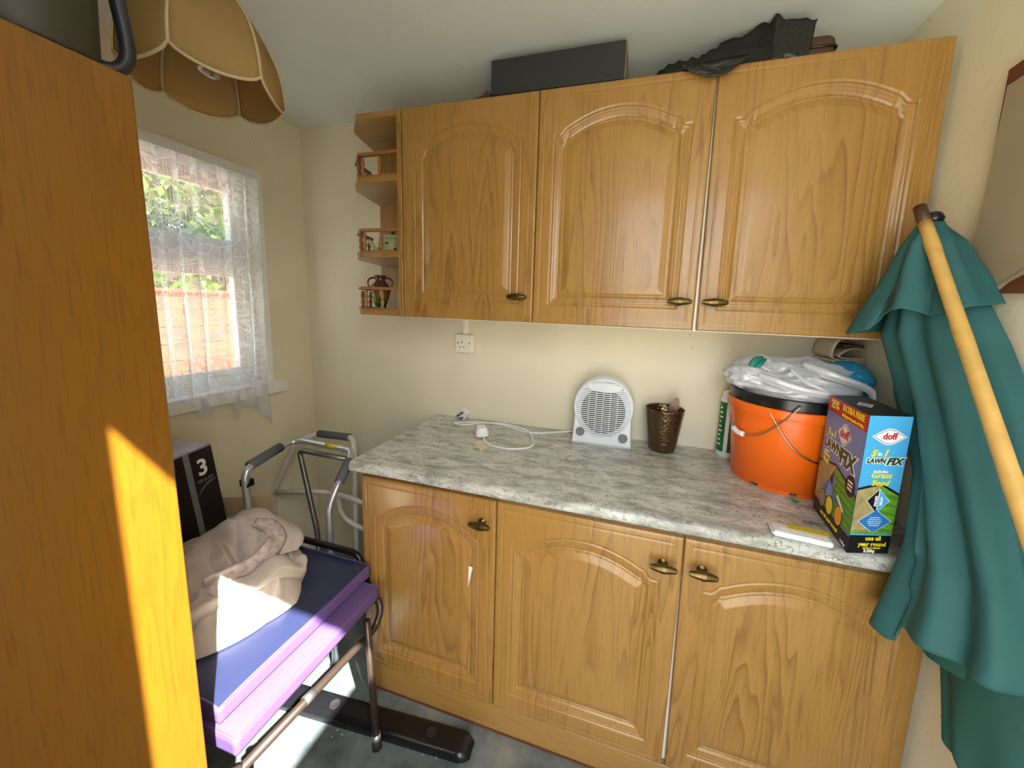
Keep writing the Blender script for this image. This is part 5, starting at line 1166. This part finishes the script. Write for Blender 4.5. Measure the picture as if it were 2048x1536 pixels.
# ================================================================== DUST SHEETS ON THE CUSHION
nu, nv = 230, 190; U_, V_ = np.meshgrid(np.linspace(-1, 1, nu), np.linspace(-1, 1, nv))
dm_ = np.sqrt(1 - .5 * V_ ** 2), np.sqrt(1 - .5 * U_ ** 2); Xd, Yd = U_ * dm_[0], V_ * dm_[1]                # square -> disc
ang = np.arctan2(Yd, Xd); rad = np.hypot(Xd, Yd)
rout = np.interp(ang, [-PI, -2.2, -1.5, -1.0, -.55, -.2, .15, .5, 1.0, 1.6, 2.4, PI], [.98, 1.08, 1.05, 1.10, 1.02, .97, 1.02, .92, .98, 1.0, 1.04, .98])
Xw = .025 + .282 * Xd * rout; Yw = -.850 + .232 * Yd * rout; Xw = np.maximum(Xw, -.262 + .2616 * (-.618 - Yw) + .008)
q = np.stack([Xw * 5, Yw * 5, 0 * Xw], -1); wx = Xw + .05 * fbm(q * .8, 31, 2); wy = Yw + .05 * fbm(q * .8, 41, 2)
prof_ = np.clip(1 - rad ** 3.2, 0, 1) ** .62
bigh = .052 + .105 * np.exp(-(((Xw + .06) / .19) ** 2 + ((Yw + .70) / .085) ** 2)) + .050 * np.exp(-(((Xw + .10) / .15) ** 2 + ((Yw + .90) / .12) ** 2)) + .030 * np.exp(-(((Xw - .20) / .06) ** 2 + ((Yw + .78) / .07) ** 2))
arc = np.hypot(wx + .06, (wy + 1.02) * .9)
fold = .026 * (1 - np.abs(np.sin(arc * 30 + 1.5 * fbm(q * .7, 51, 2)))) ** 2 + .012 * (ridged(q * 1.3, 61, 3)) + .009 * np.abs(np.sin((wx * .7 + wy) * 44 + 2 * fbm(q, 71, 2)))
crease = -.030 * np.exp(-((arc - .235) / .012) ** 2) * (wx > -.2) - .022 * np.exp(-((arc - .345) / .010) ** 2)
Zw = .5435 + np.maximum(.0015, prof_ * (bigh + fold + crease)); Zw = np.where(Xw < -.06, np.maximum(Zw, .552), Zw)
# the sheet hangs slightly over the near cushion edge side
P_ = np.stack([Xw, Yw, Zw], -1)
t = thing('dust_sheet', 'heap of crumpled off-white cotton sheets on the navy cushion', 'sheet', (.02, -.85, .5425))
sheet('cloth', P_, 'dust_sheet', t)
# embroidered hem band folded round the heap, cloth roll on top
def zat(x, y):
    d = (Xw - x) ** 2 + (Yw - y) ** 2; i = np.unravel_index(np.argmin(d), d.shape); return Zw[i]
hb = [(.02, -.715), (.075, -.705), (.125, -.722), (.155, -.762), (.150, -.812), (.125, -.850), (.105, -.885), (.085, -.915)]
ribbon('embroidered_hem', [(x, y, zat(x, y) + .022) for x, y in hb], [.014, .024, .029, .029, .026, .022, .016, .012], 'embroidery', t, None, 10)
rb = [(-.19, -.690), (-.12, -.672), (-.04, -.662), (.06, -.668), (.14, -.69), (.185, -.73)]
cl = bez([(x, y, zat(x, y) + .010) for x, y in rb], 14); th = np.linspace(0, 2 * PI, 40, endpoint=False); rows = []
T = np.gradient(cl, axis=0); T /= np.linalg.norm(T, axis=1)[:, None]
for i, c in enumerate(cl):
    up = np.array([0, 0, 1.]); n1 = np.cross(T[i], up); n1 /= np.linalg.norm(n1); n2 = np.cross(n1, T[i]); k = i / (len(cl) - 1); R0 = .044 * (math.sin(PI * min(1, .12 + k * .86))) ** .35
    rr_ = R0 * (1 + .16 * np.sin(th * 3 + k * 7) + .12 * fbm(np.stack([np.cos(th) * 2, np.sin(th) * 2, np.full(40, k * 5)], -1), 81, 3)); rows.append(c + (np.cos(th) * rr_ * 1.15)[:, None] * n1 + (np.sin(th) * rr_ * .72)[:, None] * n2)
rows = np.array(rows); rows[..., 2] = np.maximum(rows[..., 2], .5525); sheet('rolled_fold', rows, 'dust_sheet', t, wrap=True)
lb = [(.10, -.90), (.165, -.86), (.215, -.80), (.232, -.745), (.20, -.705)]
cl = bez([(x, y, zat(x, y) + .004) for x, y in lb], 12); T = np.gradient(cl, axis=0); T /= np.linalg.norm(T, axis=1)[:, None]; rows = []
for i, c in enumerate(cl):
    up = np.array([0, 0, 1.]); n1 = np.cross(T[i], up); n1 /= np.linalg.norm(n1); n2 = np.cross(n1, T[i]); k = i / (len(cl) - 1); R0 = .034 * (math.sin(PI * min(1, .1 + k * .85))) ** .4
    rr_ = R0 * (1 + .2 * np.sin(th * 2 + k * 6) + .15 * fbm(np.stack([np.cos(th) * 2, np.sin(th) * 2, np.full(40, k * 5 + 9)], -1), 91, 3)); rows.append(c + (np.cos(th) * rr_ * 1.2)[:, None] * n1 + (np.sin(th) * rr_ * .6)[:, None] * n2)
rows = np.array(rows); rows[..., 2] = np.maximum(rows[..., 2], .5432); sheet('rolled_fold', rows, 'dust_sheet', t, wrap=True)
# cardboard sheet behind the heap
t = thing('cardboard_sheet', 'tan cardboard sheet sticking out behind the cloth heap', 'cardboard', (-.2, -.57, .55))
Vc = [(-.40, -.615, .645), (-.095, -.560, .683), (-.085, -.560, .672), (-.090, -.563, .628), (-.40, -.617, .5495)]
P2 = [np.array(p) for p in Vc]; n_ = np.array([.16, -.985, 0]) * .004; n5 = len(P2)
fixnormals(mk('sheet', P2 + [p + n_ for p in P2], [tuple(range(n5)), tuple(range(n5, 2 * n5))[::-1]] + [(k, (k + 1) % n5, n5 + (k + 1) % n5, n5 + k) for k in range(n5)], 'stain_card', t))

# ================================================================== WALKING FRAME
t = thing('walking_frame', 'silver aluminium walking frame with grey grips behind the chair', 'walking frame', (.05, -.45, 0))
rt = .0125
main_ = fillet([(-.105, -.615, .50), (-.095, -.645, .80), (-.052, -.655, .850), (-.145, -.435, .852), (-.130, -.405, .852), (.150, -.408, .850), (.168, -.430, .846), (.222, -.548, .815), (.208, -.600, .78), (.195, -.605, .60), (.19, -.605, .03)], .045, 8)
main_ = fillet([(-.125, -.61, .03), (-.118, -.63, .60), (-.085, -.665, .838), (-.148, -.43, .852), (-.110, -.398, .852), (.150, -.405, .850), (.172, -.435, .830), (.196, -.530, .760), (.188, -.565, .70), (.185, -.565, .03)], .05, 9)
G().tube(main_, rt, 14).mk('front_frame', 'silver', t, True)
G().tube([(-.095, -.635, .8425), (-.136, -.482, .8505)], .0185, 14).mk('hand_grip', 'grip_grey', t, True); G().tube([(.1725, -.440, .826), (.192, -.515, .771)], .0185, 14).mk('hand_grip', 'grip_grey', t, True)
G().tube([(.02, -.4013, .851), (.085, -.4025, .8507)], .0130, 14).mk('warning_label', 'yellow_label', t, True)
br = fillet([(.035, -.46, .03), (.012, -.462, .50), (-.095, -.432, .825), (.165, -.435, .825)], .03, 8); G().tube(br, .0105, 12).mk('cross_brace', 'grey_metal', t, True)
for p in ((-.125, -.61), (.185, -.565), (.035, -.46)): G().lathe([(.001, 0), (.018, 0), (.017, .03), (.015, .034), (.001, .0345)], 14, (p[0], p[1], .0005)).mk('rubber_foot', 'black_rubber', t, True)
G().box((-.118, -.662, .768), (-.080, -.632, .795), .004, 2).mk('fold_catch', 'black_plastic', t)
t = thing('white_walker', 'second walking frame with white legs and dark grips behind the silver one', 'walking frame', (-.05, -.25, 0))
G().tube(fillet([(-.455, -.285, .03), (-.455, -.285, .48), (-.305, -.275, .765), (-.255, -.20, .800), (-.03, -.195, .806), (.02, -.25, .77), (.05, -.29, .03)], .05, 8), rt, 12).mk('frame', 'white_metal', t, True)
G().tube([(-.235, -.1995, .8005), (-.055, -.1955, .8053)], .0175, 12).mk('hand_grip', 'grip_grey', t, True)
G().tube(fillet([(-.40, -.31, .515), (-.13, -.285, .555), (.02, -.29, .56), (.12, -.30, .545), (.24, -.24, .53)], .06, 8), .0115, 12).mk('cross_bar', 'white_metal', t, True)
G().tube(fillet([(-.05, -.285, .56), (-.04, -.28, .45), (.05, -.29, .42), (.24, -.24, .36)], .05, 8), .0105, 12).mk('cross_bar', 'white_metal', t, True)
for p in ((-.455, -.285), (.05, -.29)): G().lathe([(.001, 0), (.018, 0), (.017, .03), (.001, .0305)], 14, (p[0], p[1], .0005)).mk('rubber_foot', 'black_rubber', t, True)

# ================================================================== BLACK STRIP ON THE FLOOR
t = thing('black_guard', 'long black plastic guard strip lying on the floor by the plinth', 'guard', (.5, -.68, 0))
a0 = np.array([.822, -.650]); a1 = np.array([.10, -.705]); dv = a1 - a0; Ln = np.linalg.norm(dv); rz = math.atan2(dv[1], dv[0])
with xf((a0[0], a0[1], .0005), rz):
    n = 44; ss = np.linspace(0, Ln, 60); rows = []
    for s in ss:
        hw = .041 * (1 - max(0, 1 - s / .045) ** 2.2 * .45); row = []
        for a in np.linspace(0, PI, 21): row.append((s + .0, hw * math.copysign(abs(math.cos(a)) ** .55, math.cos(a)), .030 * (min(1, .45 + s / .05)) * abs(math.sin(a)) ** .5))
        rows.append(row)
    sheet('shell', np.array(rows), 'black_plastic', t, .002)
    nose = G(); nose.add(rows[0], [tuple(range(21))]); nose.mk('end_cap', 'black_plastic', t)
    for s in (.145, .52):
        G().lathe([(.001, .0302), (.016, .0302), (.018, .0312), (.0165, .0322), (.013, .0308), (.001, .0306)], 20, (s, 0.0, 0)).mk('recess', 'black_rubber', t, True)
